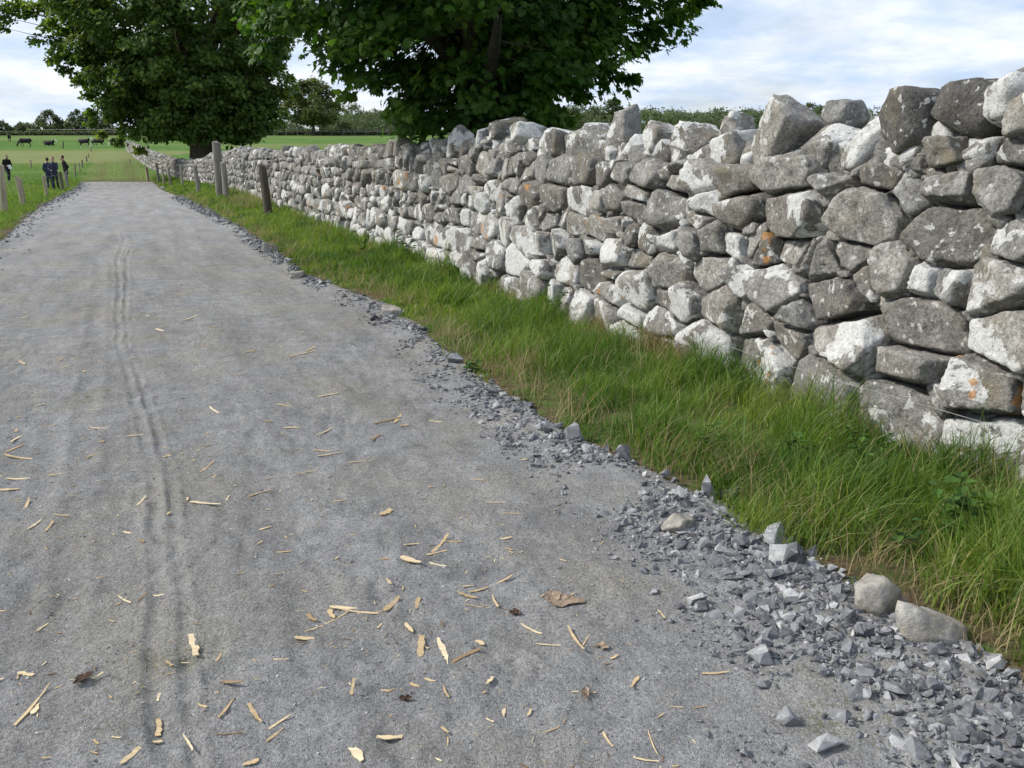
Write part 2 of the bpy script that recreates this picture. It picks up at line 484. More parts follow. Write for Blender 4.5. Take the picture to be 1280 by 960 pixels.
def mat_leafy(name, c0, c1, c2, trans=.35, gloss=.25, tr=(1.25, 1.35, .5)):
    m, t, b = mat(name)
    rnd = attr(t, 'rnd')
    col = ramp(t, rnd, [(0, c0), (.5, c1), (1, c2)])
    lk(t, col, b.inputs['Base Color'])
    b.inputs['Roughness'].default_value = .55
    b.inputs['Specular IOR Level'].default_value = gloss
    tl = t.nodes.new('ShaderNodeBsdfTranslucent')
    lk(t, mixc(t, 1.0, col, tr, 'MULTIPLY'), tl.inputs[0])
    mx = t.nodes.new('ShaderNodeMixShader'); mx.inputs[0].default_value = trans
    lk(t, b.outputs[0], mx.inputs[1]); lk(t, tl.outputs[0], mx.inputs[2])
    lk(t, mx.outputs[0], t.nodes['Material Output'].inputs[0])
    return m
def mat_bark(name, c0, c1, sc_=6):
    m, t, b = mat(name)
    pos = geo(t)
    mp = t.nodes.new('ShaderNodeMapping'); mp.inputs['Scale'].default_value = (1, 1, .25); lk(t, pos, mp.inputs[0])
    n = noise(t, mp.outputs[0], sc_, 7, .65, .4)
    lk(t, ramp(t, n, [(.3, c0), (.7, c1)]), b.inputs['Base Color'])
    b.inputs['Roughness'].default_value = .95
    bump(t, b, n, .9, .05)
    return m
def mat_wood(name, c0, c1, sc_=14):
    m, t, b = mat(name)
    v = objco(t)
    rnd = t.nodes.new('ShaderNodeObjectInfo').outputs['Random']
    v = vadd(t, v, math_(t, 'MULTIPLY', rnd, 19.0))
    mp = t.nodes.new('ShaderNodeMapping'); mp.inputs['Scale'].default_value = (1, 1, .12); lk(t, v, mp.inputs[0])
    n = noise(t, mp.outputs[0], sc_, 6, .65)
    c = ramp(t, n, [(.3, c0), (.7, c1)])
    c = mixc(t, 1.0, c, ramp(t, rnd, [(0, .75), (1, 1.2)]), 'MULTIPLY')
    lk(t, c, b.inputs['Base Color'])
    b.inputs['Roughness'].default_value = .9
    bump(t, b, n, .5, .02)
    return m
def mat_chip():
    m, t, b = mat('split pale wood')
    rnd = attr(t, 'rnd')
    pos = vadd(t, objco(t), math_(t, 'MULTIPLY', rnd, 11.0))
    mp = t.nodes.new('ShaderNodeMapping'); mp.inputs['Scale'].default_value = (8, 90, 90); lk(t, pos, mp.inputs[0])
    c = ramp(t, rnd, [(0, (.10, .062, .036)), (.12, (.25, .165, .095)), (.3, (.44, .315, .175)), (.7, (.56, .435, .26)), (1, (.68, .57, .38))])
    c = mixc(t, 1.0, c, ramp(t, noise(t, mp.outputs[0], 1.0, 4, .6), [(.3, .72), (.7, 1.2)]), 'MULTIPLY')
    lk(t, c, b.inputs['Base Color'])
    b.inputs['Roughness'].default_value = .8
    return m
def mat_plain(name, col, rough=.85, var=.2, scale=20):
    m, t, b = mat(name)
    c = mixc(t, 1.0, col, ramp(t, noise(t, objco(t), scale, 4), [(.3, 1 - var), (.7, 1 + var)]), 'MULTIPLY')
    lk(t, c, b.inputs['Base Color']); b.inputs['Roughness'].default_value = rough
    return m
M_STONE, M_GRAV, M_BOULD, M_PATH, M_LAND = mat_wallstone(), mat_gravelstone(), mat_boulder(), mat_path(), mat_land()
M_GRASS = mat_leafy('grass blade', (.045, .105, .016), (.115, .205, .032), (.24, .285, .07), .42, .35)
M_DRY = mat_leafy('dry grass', (.24, .18, .09), (.34, .27, .14), (.44, .37, .22), .3, .1, (1, 1, .9))
M_LEAF = mat_leafy('sycamore leaf', (.032, .078, .014), (.07, .155, .025), (.14, .24, .038), .45, .35)
M_LEAF2 = mat_leafy('dense tree leaf', (.045, .085, .022), (.09, .155, .036), (.19, .24, .06), .45, .2)
M_FAR = mat_leafy('distant leaf', (.075, .10, .055), (.12, .155, .082), (.19, .215, .12), .35, .1)  # slight distance haze painted in: leaf colours paled and greyed
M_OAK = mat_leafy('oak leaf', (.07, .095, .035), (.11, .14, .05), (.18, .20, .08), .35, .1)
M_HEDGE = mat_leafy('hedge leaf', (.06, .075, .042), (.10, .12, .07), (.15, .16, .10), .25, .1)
M_WEED = mat_leafy('weed leaf', (.03, .075, .014), (.055, .12, .02), (.08, .16, .03), .3, .3)
M_BARK = mat_bark('dark grey bark', (.03, .026, .02), (.085, .075, .06))
M_BARK2 = mat_bark('brown bark', (.05, .04, .03), (.13, .105, .08))
M_POST = mat_wood('weathered post timber', (.20, .165, .115), (.40, .345, .255))
M_POSTG = mat_wood('grey post timber', (.15, .135, .11), (.31, .29, .245))
M_POSTD = mat_wood('dark post timber', (.07, .06, .045), (.14, .12, .09))
M_CHIP = mat_chip()
M_WIRE = mat_plain('galvanised wire', (.30, .30, .30), .45)
M_BROWNLEAF = mat_plain('dead leaf', (.24, .18, .13), .9, .35, 60)

# ------------------------------------------------------------------ ground
def build_land():
    ang = np.concatenate([np.arange(-76, 60, .33), np.arange(60, 284, 5.0)])
    ang = np.radians(ang)
    rad = [0.35]
    while rad[-1] < 3200: rad.append(rad[-1] * 1.036 + .002)
    rad = np.array(rad)
    A, Rr = np.meshgrid(ang, rad)
    X, Y = np.sin(A) * Rr, np.cos(A) * Rr
    Z = land_z(X, Y)
    soil_n = fbm(X / .5, Y / .5, seed=60, oct=3)
    e = X - XG(Y)
    soil = np.clip((1 - sstep(.04, .38, e + .35 * soil_n)) * (Y < 45), 0, 1) * (X > XL(Y) - .5)
    soil = np.maximum(soil, .55 * (e > 0) * (X < XW(Y) + 1.0) * (Y < 70))
    track = ((X > XL(Y)) & (X < XG(Y)) & (Y < PATH_END + 1)).astype(float)
    soil = np.maximum(soil, track)
    # wheel ruts of the grass lane past the end of the stone
    mid = .5 * (XL(Y) + XG(Y)) + np.interp(Y, [62, 150], [0.2, -1.0])
    for o in (-1.35, 1.1):
        dd = np.abs(X - mid - o * np.interp(Y, [60, 140], [1, .8]))
        soil = np.maximum(soil, (1 - sstep(.1, .6, dd)) * sstep(60, 63, Y) * (1 - sstep(75, 105, Y)) * .6)
    pale = sstep(.05, .5, fbm(X / 40, Y / 16, seed=61, oct=3)) * .5 * (Y > 20)
    pale = np.maximum(pale, .75 * sstep(84, 92, Y + 4 * fbm(X / 9, Y / 9, seed=66)) * (1 - sstep(118, 124, Y + .08 * X)) * (X < -42))
    pale = np.maximum(pale, .45 * (e < 0) * (Y > 62) * (Y < 130) * (X > XL(Y)))
    n = len(ang)
    i = np.arange(len(rad) - 1)[:, None] * n; j = np.arange(n)[None]; k = (j + 1) % n
    F = np.stack([i + j, i + n + j, i + n + k, i + k], -1).reshape(-1, 4)
    V = np.stack([X, Y, Z], -1).reshape(-1, 3)
    c = len(V)
    V = np.vstack([V, [[0, 0, float(land_z(0., 0.))]]])
    tri = np.stack([np.full(n, c), np.arange(n), (np.arange(n) + 1) % n], -1)
    o = mk('ground', V, [F, tri], M_LAND, attrs={'soil': np.append(soil.ravel(), 1), 'pale': np.append(pale.ravel(), 0)}, smooth=True)
    tag(o, 'green pasture and grass verge rolling up to the far hedges', 'ground', kind='structure')
build_land()
def build_path():
    ys = [-3.0]
    while ys[-1] < PATH_END:
        y = ys[-1]
        ys.append(y + (.06 if y < .9 else max(.009, .0058 * y ** 1.25)))
    Y = np.array(ys)[:, None]
    n = 430
    s = np.linspace(0, 1, n)[None]
    l = XL(Y) - .25 + .10 * fbm(Y / .5, Y * 0, seed=70) + .25 * sstep(58, 62, Y)
    r = XG(Y) + .22
    X = l + (r - l) * s
    Yg = np.broadcast_to(Y, X.shape)
    Yg = np.where(Yg > PATH_END - 1.5, Yg + .35 * fbm(X / .7, X * 0 + 3, seed=72), Yg)
    Z = path_z(X, Yg)
    edge = np.minimum(X - l, r - X)
    Z = Z - .22 * (1 - sstep(0, .22, edge)) - .12 * sstep(PATH_END - .6, PATH_END, Yg)
    V = np.stack([X, Yg, Z], -1).reshape(-1, 3)
    m = len(ys)
    i = np.arange(m - 1)[:, None] * n; j = np.arange(n - 1)[None]
    F = np.stack([i + j, i + j + 1, i + n + j + 1, i + n + j], -1).reshape(-1, 4)
    o = mk('path', V, F, M_PATH, smooth=True)
    tag(o, 'grey compacted stone dust path with tyre ruts', 'path', kind='structure')
build_path()

# ------------------------------------------------------------------ dry stone wall
YS = np.linspace(-4.0, 128, 2641)
XS = XW(YS)
SS = np.concatenate([[0], np.cumsum(np.hypot(np.diff(XS), np.diff(YS)))])
def wall_frame(s):
    y = np.interp(s, SS, YS); x = np.interp(s, SS, XS)
    y2 = np.interp(s + .4, SS, YS); x2 = np.interp(s + .4, SS, XS)
    d = math.hypot(x2 - x, y2 - y)
    t = np.array([(x2 - x) / d, (y2 - y) / d, 0])
    nrm = np.array([-t[1], t[0], 0])                      # towards the path
    z0 = float(far_rise(y) + bank_amp(y)) - .05
    return np.array([x, y, z0]), t, nrm
def s_of_Y(y): return np.interp(y, YS, SS)
def body_h(s):
    y = np.interp(s, SS, YS)
    h = np.interp(y, [-5, 2, 4.3, 6.5, 8.6, 11, 14, 17, 25, 36, 46, 52, 60, 70, 80, 130], [1.62, 1.62, 1.60, 1.58, 1.60, 1.68, 1.62, 1.60, 1.50, 1.52, 1.40, 1.15, 1.15, 1.2, 1.3, 1.2])
    return h + .04 * vnoise(np.asarray(s) / 1.3, np.asarray(s) * 0, seed=80) + .07 * vnoise(np.asarray(s) / .45, np.asarray(s) * 0 + 4.4, seed=81)
def wall_px(px, py):
    """(s, z above wall base) where a sight line meets the wall face"""
    u, yy, zz = ray(px, py)
    lo, hi = .5, 126.
    for _ in range(50):
        mid = (lo + hi) / 2
        if u / yy * mid < float(XW(mid)): lo = mid
        else: hi = mid
    return float(s_of_Y(lo)), EYE + zz / yy * lo - float(far_rise(lo) + bank_amp(lo)) + .05
def clip(poly, nx, ny, c):
    out = []
    m = len(poly)
    for i in range(m):
        a, b = poly[i], poly[(i + 1) % m]
        da, db = nx * a[0] + ny * a[1] - c, nx * b[0] + ny * b[1] - c
        if da <= 0: out.append(a)
        if (da < 0 < db) or (db < 0 < da):
            t = da / (da - db)
            out.append((a[0] + t * (b[0] - a[0]), a[1] + t * (b[1] - a[1])))
    return out
def to_px(p):
    d = np.asarray(p, float) - np.array([0, 0, EYE])
    f = d[1] * CP - d[2] * SP
    v = d[1] * SP + d[2] * CP
    if f <= .05: return None
    return 640 + d[0] / f * F_PX, 480 - v / f * F_PX, f
WALL = empty('dry_stone_wall', (2.39, 4.3, 0))
tag(WALL, 'long dry stone wall of grey limestone blotched with white lichen beside the path', 'stone wall')
bpy.context.view_layer.update()
WINV = np.array([2.39, 4.3, 0])
def build_wall():
    seeds = []
    z = 0.02
    Ltot = SS[-1]
    row = 0
    while z < 1.75:
        hr = U(.13, .31) if row else .36
        s = U(0, .3)
        while s < Ltot:
            k = hr * U(.8, 2.5)
            k = min(k, .66)
            big = U(0, 1)
            und = .09 * vnoise(np.array([s / .9]), np.array([row * 3.1]), seed=83)[0]
            if big < .18 and hr > .2:
                seeds.append((s + k / 2, z + hr * .25 + und, .10)); seeds.append((s + k / 2 + U(-.05, .05), z + hr * .78 + und, .06))
            elif big < .30:
                seeds.append((s + k * .3, z + hr / 2 + und + U(-.06, .06), .15)); seeds.append((s + k * .8, z + hr / 2 + und + U(-.07, .07), .08))
            else:
                seeds.append((s + k / 2, z + hr / 2 + und + U(-.035, .035), min(k, .5) * .5))
            s += k
        z += hr; row += 1
    seeds = np.array(seeds)
    seeds = seeds[np.argsort(seeds[:, 0])]
    wgt = (seeds[:, 2] ** 2) * .8
    SZ = 1.4                                              # cells a little wider than tall
    tops = body_h(seeds[:, 0])
    items = []
    for i in range(len(seeds)):
        s, zc, _ = seeds[i]
        if zc > tops[i] + .02: continue
        lo, hi = np.searchsorted(seeds[:, 0], [s - 1.0, s + 1.0])
        poly = [(s - .5, (zc - .5) * SZ), (s + .5, (zc - .5) * SZ), (s + .5, (zc + .5) * SZ), (s - .5, (zc + .5) * SZ)]
        poly = clip(poly, 0, -1, .12 * SZ)
        poly = clip(poly, 0, 1, (tops[i] + U(.0, .15)) * SZ)
        for j in range(lo, hi):
            if j == i: continue
            ax, az = seeds[j, 0] - s, (seeds[j, 1] - zc) * SZ
            d2 = ax * ax + az * az
            if d2 > .9 or d2 < 1e-6: continue
            d = math.sqrt(d2)
            nx, nz = ax / d, az / d
            c = nx * s + nz * zc * SZ + (d2 + wgt[i] - wgt[j]) / (2 * d)
            poly = clip(poly, nx, nz, c)
            if len(poly) < 3: break
        if len(poly) < 3: continue
        P = np.array([(a, b / SZ) for a, b in poly])
        a2 = P[:, 0] * np.roll(P[:, 1], -1) - np.roll(P[:, 0], -1) * P[:, 1]
        area = a2.sum() / 2
        if area < .004: continue
        items.append((P, area))
    out = []
    for idx, (P, area) in enumerate(items):
        cen = P.mean(0)
        s, zc = cen
        o, t, nrm = wall_frame(s)
        Y = o[1]
        E = np.roll(P, -1, 0) - P
        ln = np.hypot(E[:, 0], E[:, 1])
        keep = ln > .012
        E, Pk, ln = E[keep], P[keep], ln[keep]
        n2 = np.stack([E[:, 1], -E[:, 0]], -1) / ln[:, None]
        h2 = ((Pk - cen) * n2).sum(1)
        gap = U(.001, .022)
        h2 = np.maximum(h2 - gap, .02)
        tilt = np.where(n2[:, 1] < -.4, U(.0, .5, len(n2)), np.where(n2[:, 0] < -.3, U(-.1, .45, len(n2)), U(-.12, .22, len(n2))))
        nor = np.concatenate([n2, tilt[:, None]], 1)
        nor /= np.linalg.norm(nor, axis=1)[:, None]
        size = math.sqrt(area)
        hf = U(.02, .12) + .04 * min(size, .5)
        fr = np.array([U(-.34, .34), U(-.28, .42), 1.0]); fr /= np.linalg.norm(fr)
        extra = [fr]; eh = [hf]
        for _ in range(4):
            a = U(0, 2 * np.pi); c = U(.3, 1.2)
            v = np.array([math.cos(a), math.sin(a), c]); v /= np.linalg.norm(v)
            ext = max(((P - cen) * v[:2]).sum(1))
            extra.append(v); eh.append((ext + hf * v[2]) * U(.74, 1.06))
        extra.append(np.array([0, 0, -1.0])); eh.append(.22)
        nor = np.vstack([nor, extra]); h = np.concatenate([h2, eh])
        res = (5 if Y < 6.2 and area > .05 else 4) if Y < 13 else (3 if Y < 30 else 2)
        V, Fc = rock(res, nor, h, U(60, 160), rough=.026 if res > 2 else .03, fr=8.5, seed=idx, scale=(size, size * .85, .16))
        batter = .07
        wpt = o[None] + np.outer(s * 0 + V[:, 0], t) + np.array([0, 0, 1.0])[None] * (zc + V[:, 1])[:, None] \
            + nrm[None] * (V[:, 2] - .05 - batter * zc)[:, None]
        # lichen tendency: whitest low down on the middle stretch
        fy = float(np.interp(Y, [0, 3.5, 6.5, 9, 18, 24, 40], [.42, .44, .58, .78, .80, .38, .2]))
        fz = float(np.interp(zc, [0, .5, 1.1, 1.5], [1.0, 1.0, .75, .45]))
        lich = np.clip(fy * fz + U(-.45, .30), 0, 1)
        pp = to_px(o + np.array([0, 0, zc]))
        scr = 0
        if pp and -40 < pp[0] < 1320 and -40 < pp[1] < 1000:
            scr = area * (F_PX / pp[2]) ** 2
        out.append((scr, wpt, Fc, U(.16, .93), lich, 1.0 if U(0, 1) < .10 else 0.0))
        if Y < 24 and U(0, 1) < .75:                       # a wedge stone packed into a joint
            c2 = Pk[rng.integers(len(Pk))]
            sz_ = U(.05, .13)
            V, Fc = rand_rock(3, sz_ * U(1, 1.9), .2, sz_ * U(.45, .9), 6, U(30, 60), .02, idx + 3000, 12.0)
            V = V @ rotm(U(-.2, .2), U(-.5, .5), U(-.2, .2)).T
            wpt = o[None] + np.outer(c2[0] - s + V[:, 0], t) + np.outer(-V[:, 1], nrm) + np.outer(V[:, 2] + c2[1], [0, 0, 1.0]) - nrm * (U(.06, .12) + .07 * zc)
            out.append((0, wpt, Fc, U(.16, .93), np.clip(lich * U(0, 1.1), 0, 1), 0.0))
    return out
def core_strip():
    a = Acc()
    ss = np.arange(0, SS[-1] - .5, .35)
    ring = []
    for s in ss:
        o, t, nrm = wall_frame(s)
        h = float(body_h(s)) - .05
        jz = .03 * vnoise(np.array([s * 3]), np.array([1.]), seed=85)[0]
        ring.append([o - nrm * .17 + [0, 0, -.25], o - nrm * (.20 + .07 * h) + [0, 0, h + jz], o - nrm * .60 + [0, 0, h - jz], o - nrm * .72 + [0, 0, -.25]])
    V = np.array(ring).reshape(-1, 3)
    m = len(ss)
    i = np.arange(m - 1)[:, None] * 4; j = np.arange(3)[None]
    F = np.stack([i + j, i + j + 1, i + 4 + j + 1, i + 4 + j], -1).reshape(-1, 4)
    caps = np.array([[0, 3, 2, 1], [4 * (m - 1), 4 * (m - 1) + 1, 4 * (m - 1) + 2, 4 * (m - 1) + 3]])
    mk('rubble_core', V - WINV, np.vstack([F, caps]), M_STONE, WALL, {'rnd': np.full(len(V), .5), 'lich': np.zeros(len(V)), 'orange': np.zeros(len(V))})
core_strip()
stones = build_wall()
order = np.argsort([-s[0] for s in stones])
rest = Acc()
for k, i in enumerate(order):
    scr, V, Fc, r_, li, og = stones[i]
    if k < 100:
        c = V.mean(0)
        ob = mk('stone', V - c, Fc, M_STONE, WALL, {'rnd': np.full(len(V), r_), 'lich': np.full(len(V), li), 'orange': np.full(len(V), og)}, True)
        ob.location = tuple(c - WINV)
    else:
        rest.add(V - WINV, Fc, rnd=r_, lich=li, orange=og)
tag(rest.build('stonework', M_STONE, WALL, True), kind='stuff')

# coping stones: (px, py centre, width px, height px, lean deg, rnd, lichen)
cope = []
for px, py, wp, hp, lean, r_, li, dep, out_ in [
    (1098,156,100,92,12,.03,.12,.5,.02), (1172,131,86,70,-28,.02,.12,.45,.05), (1238,122,92,78,20,.55,.75,.5,.04), (1272,138,104,58,18,.97,.35,.45,.10),
    (1345,120,110,90,10,.4,.5,.5,.0), (932,174,60,96,-30,.8,.32,.42,.04), (985,144,42,44,5,.5,.3,.3,-.1), (992,186,86,52,10,.6,.5,.4,.0),
    (1043,182,34,84,-30,.8,.6,.35,.05), (1030,160,36,42,10,.2,.2,.3,-.16), (1098,196,66,46,15,.3,.72,.35,.10), (1190,195,64,36,15,.25,.5,.35,.09), (1140,206,60,30,-6,.2,.2,.34,.06),
    (1235,190,74,44,8,.12,.2,.35,.06), (1160,178,70,28,20,.05,0,.4,-.05),
    (876,188,56,44,16,.55,.6,.35,.02), (832,178,46,40,-18,.25,.7,.33,.03), (866,160,30,30,20,.7,.7,.3,-.04), (789,174,42,38,-28,.7,.85,.35,.04), (735,166,36,58,6,.6,.35,.3,-.02),
    (762,182,30,26,0,.5,.8,.28,.04), (708,176,50,44,16,.5,.6,.34,.0), (660,182,48,38,-8,.62,.75,.34,.02), (628,168,44,26,12,.75,.9,.34,.06), (592,164,46,26,-6,.1,.3,.4,-.02),
    (575,180,40,44,20,.6,.8,.34,.0), (545,176,30,40,-10,.55,.6,.3,.0), (1060,142,40,30,-8,.4,.3,.3,-.2), (905,176,26,36,-12,.4,.5,.3,-.06)]:
    s, zc = wall_px(px, py)
    o, t, nrm = wall_frame(s)
    pp = to_px(o + [0, 0, zc])
    cope.append((s, zc, wp / F_PX * pp[2] * 1.1, hp / F_PX * pp[2] * 1.05, lean, r_, li, dep, out_))
smax = max(c[0] for c in cope) + .15
smin = min(c[0] for c in cope) - .3
for rg in ((0, smin), (smax, SS[-1] - .6)):
    s = rg[0]
    while s < rg[1]:
        wd = U(.2, .42); hh = U(.2, .38)
        zb = float(body_h(s))
        cope.append((s + wd / 2, zb + hh * .36, wd * 1.1, hh, U(-35, 25), U(0, .85), U(0, .62), U(.3, .5), U(-.08, .05)))
        s += wd * .86
# a lower packed layer below the big near coping stones
s = smin
while s < smax:
    wd = U(.22, .4); hh = U(.2, .3)
    cope.append((s + wd / 2, float(body_h(s)) + hh * .3, wd * 1.1, hh, U(-15, 15), U(.05, .75), U(.1, .8), U(.34, .45), U(-.06, .02)))
    s += wd * .9
coped = []
for q, (s, zc, wd, hh, lean, r_, li, dep, out_) in enumerate(cope):
    o, t, nrm = wall_frame(s)
    Y = o[1]
    res = 4 if Y < 14 else (3 if Y < 25 else 2)
    V, Fc = rand_rock(res, wd, dep, hh, 8, U(30, 80), .026, 500 + q, 6.0)
    Rm = rotm(U(-.15, .15), R(lean), U(-.25, .25))
    V = V @ Rm.T
    Wv = o[None] + np.outer(V[:, 0], t) + np.outer(-V[:, 1], nrm) + nrm * (out_ - .24 - .07 * zc) + np.outer(V[:, 2] + zc, [0, 0, 1.0])
    pp = to_px(o + np.array([0, 0, zc]))
    scr = wd * hh * (F_PX / pp[2]) ** 2 if pp and -30 < pp[0] < 1310 else 0
    coped.append((scr, Wv, Fc, r_, li))
order = np.argsort([-c[0] for c in coped])
rest = Acc()
for k, i in enumerate(order):
    scr, V, Fc, r_, li = coped[i]
    og = .8 if U(0, 1) < .12 else 0.
    if k < 100:
        c = V.mean(0)
        ob = mk('coping_stone', V - c, Fc, M_STONE, WALL, {'rnd': np.full(len(V), r_), 'lich': np.full(len(V), li), 'orange': np.full(len(V), og)}, True)
        ob.location = tuple(c - WINV)
    else:
        rest.add(V - WINV, Fc, rnd=r_, lich=li, orange=og)
tag(rest.build('coping', M_STONE, WALL, True), kind='stuff')

# ------------------------------------------------------------------ crushed stone along the path edges
def gravel():
    pts = []
    n = 46000
    Y = np.exp(U(math.log(1.4), math.log(40), n))
    xp, xg = XP(Y), XG(Y)
    tt = rng.beta(2.2, 1.7, n) * 1.42 - .30
    X = xp + (xg - xp) * tt
    patch = fbm(X / .45, Y / .6, seed=90, oct=3)
    dens = np.clip(.58 + patch * 1.5, 0, 1) * np.where(Y > 9.2, np.where(Y < 11.5, .35, .9), 1)
    # a bare sandy patch low on the right, as the stone thins out there
    cx, cy = ground_at(1090, 885)
    dens = dens * (1 - .85 * np.exp(-(((X - cx) / .17) ** 2 + ((Y - cy) / .13) ** 2)))
    keep = U(0, 1, n) < dens
    X, Y, tt = X[keep], Y[keep], tt[keep]
    size = np.exp(rng.normal(math.log(.0215), .6, len(X))) * np.interp(tt, [-.3, .2, .6, 1.1], [.5, .85, 1.15, 1.1]) * np.interp(Y, [1, 8, 15, 40], [1, 1.1, 1.6, 2.6])
    size = np.clip(size, .008, .08 + .004 * Y)
    # left edge
    n2 = 2600
    Y2 = U(12, 60, n2); X2 = XL(Y2) + rng.normal(.05, .28, n2)
    s2 = np.exp(rng.normal(math.log(.05), .4, n2)) * np.interp(Y2, [12, 60], [1.0, 2.2])
    X, Y, size = np.concatenate([X, X2]), np.concatenate([Y, Y2]), np.concatenate([size, np.clip(s2, .02, .2)])
    return X, Y, size
GX, GY, GS = gravel()
GZ = np.where(GX < XG(GY) + .05, path_z(GX, GY, False), np.maximum(land_z(GX, GY), path_z(GX, GY, False)))
def chunk(npt, sx, sy, sz):
    """angular broken stone: convex hull of a few random points"""
    v = rng.normal(size=(npt, 3)); v /= np.linalg.norm(v, axis=1)[:, None]
    v *= U(.75, 1.0, npt)[:, None] * np.array([sx, sy, sz]) / 2
    bm = bmesh.new()
    vs_ = [bm.verts.new(p) for p in v]
    g = bmesh.ops.convex_hull(bm, input=vs_)
    bmesh.ops.delete(bm, geom=[e for e in set(g['geom_interior'] + g['geom_unused']) if isinstance(e, bmesh.types.BMVert)], context='VERTS')
    bm.verts.index_update()
    V = np.array([q.co[:] for q in bm.verts]); F = np.array([[q.index for q in f.verts] for f in bm.faces])
    bm.free()
    return V, F
lib1 = [chunk(8, 1, U(.55, .95), U(.4, .75)) for _ in range(40)]
lib2 = [chunk(int(U(9, 13)), 1, U(.55, .95), U(.45, .8)) for i in range(40)]
scr = GS / np.hypot(GX, GY)
vis = np.array([(lambda p: p is not None and 0 < p[0] < 1280 and 0 < p[1] < 960)(to_px((x, y, 0))) for x, y in zip(GX, GY)])
top = set(np.argsort(-(scr * vis))[:270].tolist())
stuff = Acc()
GGRP = 'crushed stones along the path edge'
GL = {0: 'dark blue-grey crushed stone lying in the gravel band along the path edge', 1: 'mid grey angular crushed stone lying in the gravel band along the path edge', 2: 'pale grey dusty crushed stone lying in the gravel band along the path edge'}
for i in range(len(GX)):
    big = i in top
    Vr, Fr = (lib2 if (big or scr[i] > .012) else lib1)[rng.integers(40)]
    Vr = Vr * GS[i] * 1.2 @ rotm(U(-.5, .5), U(-.5, .5), U(0, 6.28)).T
    r_ = float(np.clip(rng.beta(2.0, 2.2), 0, 1))
    zz_ = GZ[i] + GS[i] * U(-.36, .14)
    if big:
        o = mk('crushed_stone', Vr, Fr, M_GRAV, None, {'rnd': np.full(len(Vr), r_)})
        o.location = (GX[i], GY[i], zz_)
        tag(o, GL[0 if r_ < .36 else (1 if r_ < .68 else 2)], 'stone', GGRP)
    else:
        stuff.add(Vr + [GX[i], GY[i], zz_], Fr, rnd=r_)
tag(stuff.build('gravel', M_GRAV), 'loose grey gravel heaped along both path edges', 'gravel', kind='stuff')
# fine grit pressed into the path
grit = Acc()
n = 52000
Yg = np.exp(U(math.log(1.35), math.log(7.5), n)); Xg_ = XL(Yg) + (XP(Yg) + .1 - XL(Yg)) * U(0, 1, n)
Zg = path_z(Xg_, Yg)
for x, y, z in zip(Xg_, Yg, Zg):
    s_ = min(.009, .0019 * math.exp(rng.normal(0, .5)) * (1 + y * .10))
    gv, gf = lib1[rng.integers(40)]
    grit.add(gv * s_ * 2 + [x, y, z + s_ * .2], gf, rnd=float(np.clip(rng.beta(4, 2.2) + .05, 0, 1)))
tag(grit.build('grit', M_GRAV), 'fine stone grit scattered over the grey path', 'grit', kind='stuff')

# single larger stones
for px, py, wp, hp, r_, m_, lab in [
    (1094,754,68,50,.5,'b','flat tan limestone boulder half buried at the grass edge'),
    (1165,796,92,30,.5,'b','low tan rounded boulder with dark gravel heaped on it'),
    (1240,838,30,20,.98,'g','small white-topped rock just beyond the tan boulders'),
    (968,672,42,30,.8,'g','pale grey broken rock at the end of the white streaked stones'),
    (970,700,34,34,.93,'g','whitish square rock beside dark pointed rock in the gravel'),
    (992,702,36,40,.2,'g','dark pointed rock leaning beside whitish square rock'),
    (886,612,26,40,.72,'g','grey upright block under the grass tuft with bright broken face'),
    (912,616,34,30,.12,'g','black slab leaning beside grey upright block at the grass edge'),
    (830,602,18,22,.62,'g','small upright grey rock at the grass edge above the gravel'),
    (717,545,26,30,.70,'g','bluish rock with pale corner in the bare soil of the verge'),
    (780,572,22,26,.5,'g','blue-grey rock partly hidden by grass blades near the path'),
    (572,452,26,20,.62,'g','lone blue-grey rounded rock below the grass beside the path'),
    (950,817,40,28,.80,'g','light grey flat-topped rock standing alone on the path edge'),
    (1034,931,50,22,.86,'g','long pale slab lying at the bottom of the gravel'),
    (985,895,30,26,.7,'g','grey angular rock at the inner side of the sandy patch'),
    (1046,896,32,20,.55,'g','mid grey rock half sunk in the sandy patch'),
    (1016,692,24,16,.35,'g','greenish grey rock touching the long grass'),
    (490,392,26,14,.75,'b','flat pale stone on the dark gravel mound by the verge'),
    (850,660,46,22,.92,'b','whitish crumbly stone lying flat in the gravel'),
    (340,312,20,12,.9,'b','whitish slab beside far gravel at the verge edge'),
    (372,345,22,12,.85,'b','pale rock at the far end of the gravel strip'),
    (203,236,9,6,.8,'g','small rock at the far corner of the path')]:
    x, y = ground_at(px, py + hp * .3)
    z = float(path_z(x, y, False))
    pp = to_px((x, y, z))
    wd, hh = wp / F_PX * pp[2], hp / F_PX * pp[2]
    dep = wd * (U(.7, .95) if m_ == 'g' else .55)
    if m_ == 'g':
        Vr, Fr = chunk(int(U(9, 13)), wd * 1.2, dep * 1.1, hh * 1.3)
    else:
        Vr, Fr = rand_rock(4, wd, dep, hh * 1.05, 7, U(18, 30), .02, 900 + int(px), 9.0)
    Vr = Vr @ rotm(U(-.15, .15), U(-.2, .2), U(-.6, .6)).T
    o = mk('boulder' if m_ == 'b' and wp > 60 else 'rock', Vr, Fr, M_GRAV if m_ == 'g' else M_BOULD, None, {'rnd': np.full(len(Vr), r_)}, m_ == 'b')
    o.location = (x, y, z + hh * .2)
    tag(o, lab, 'rock')

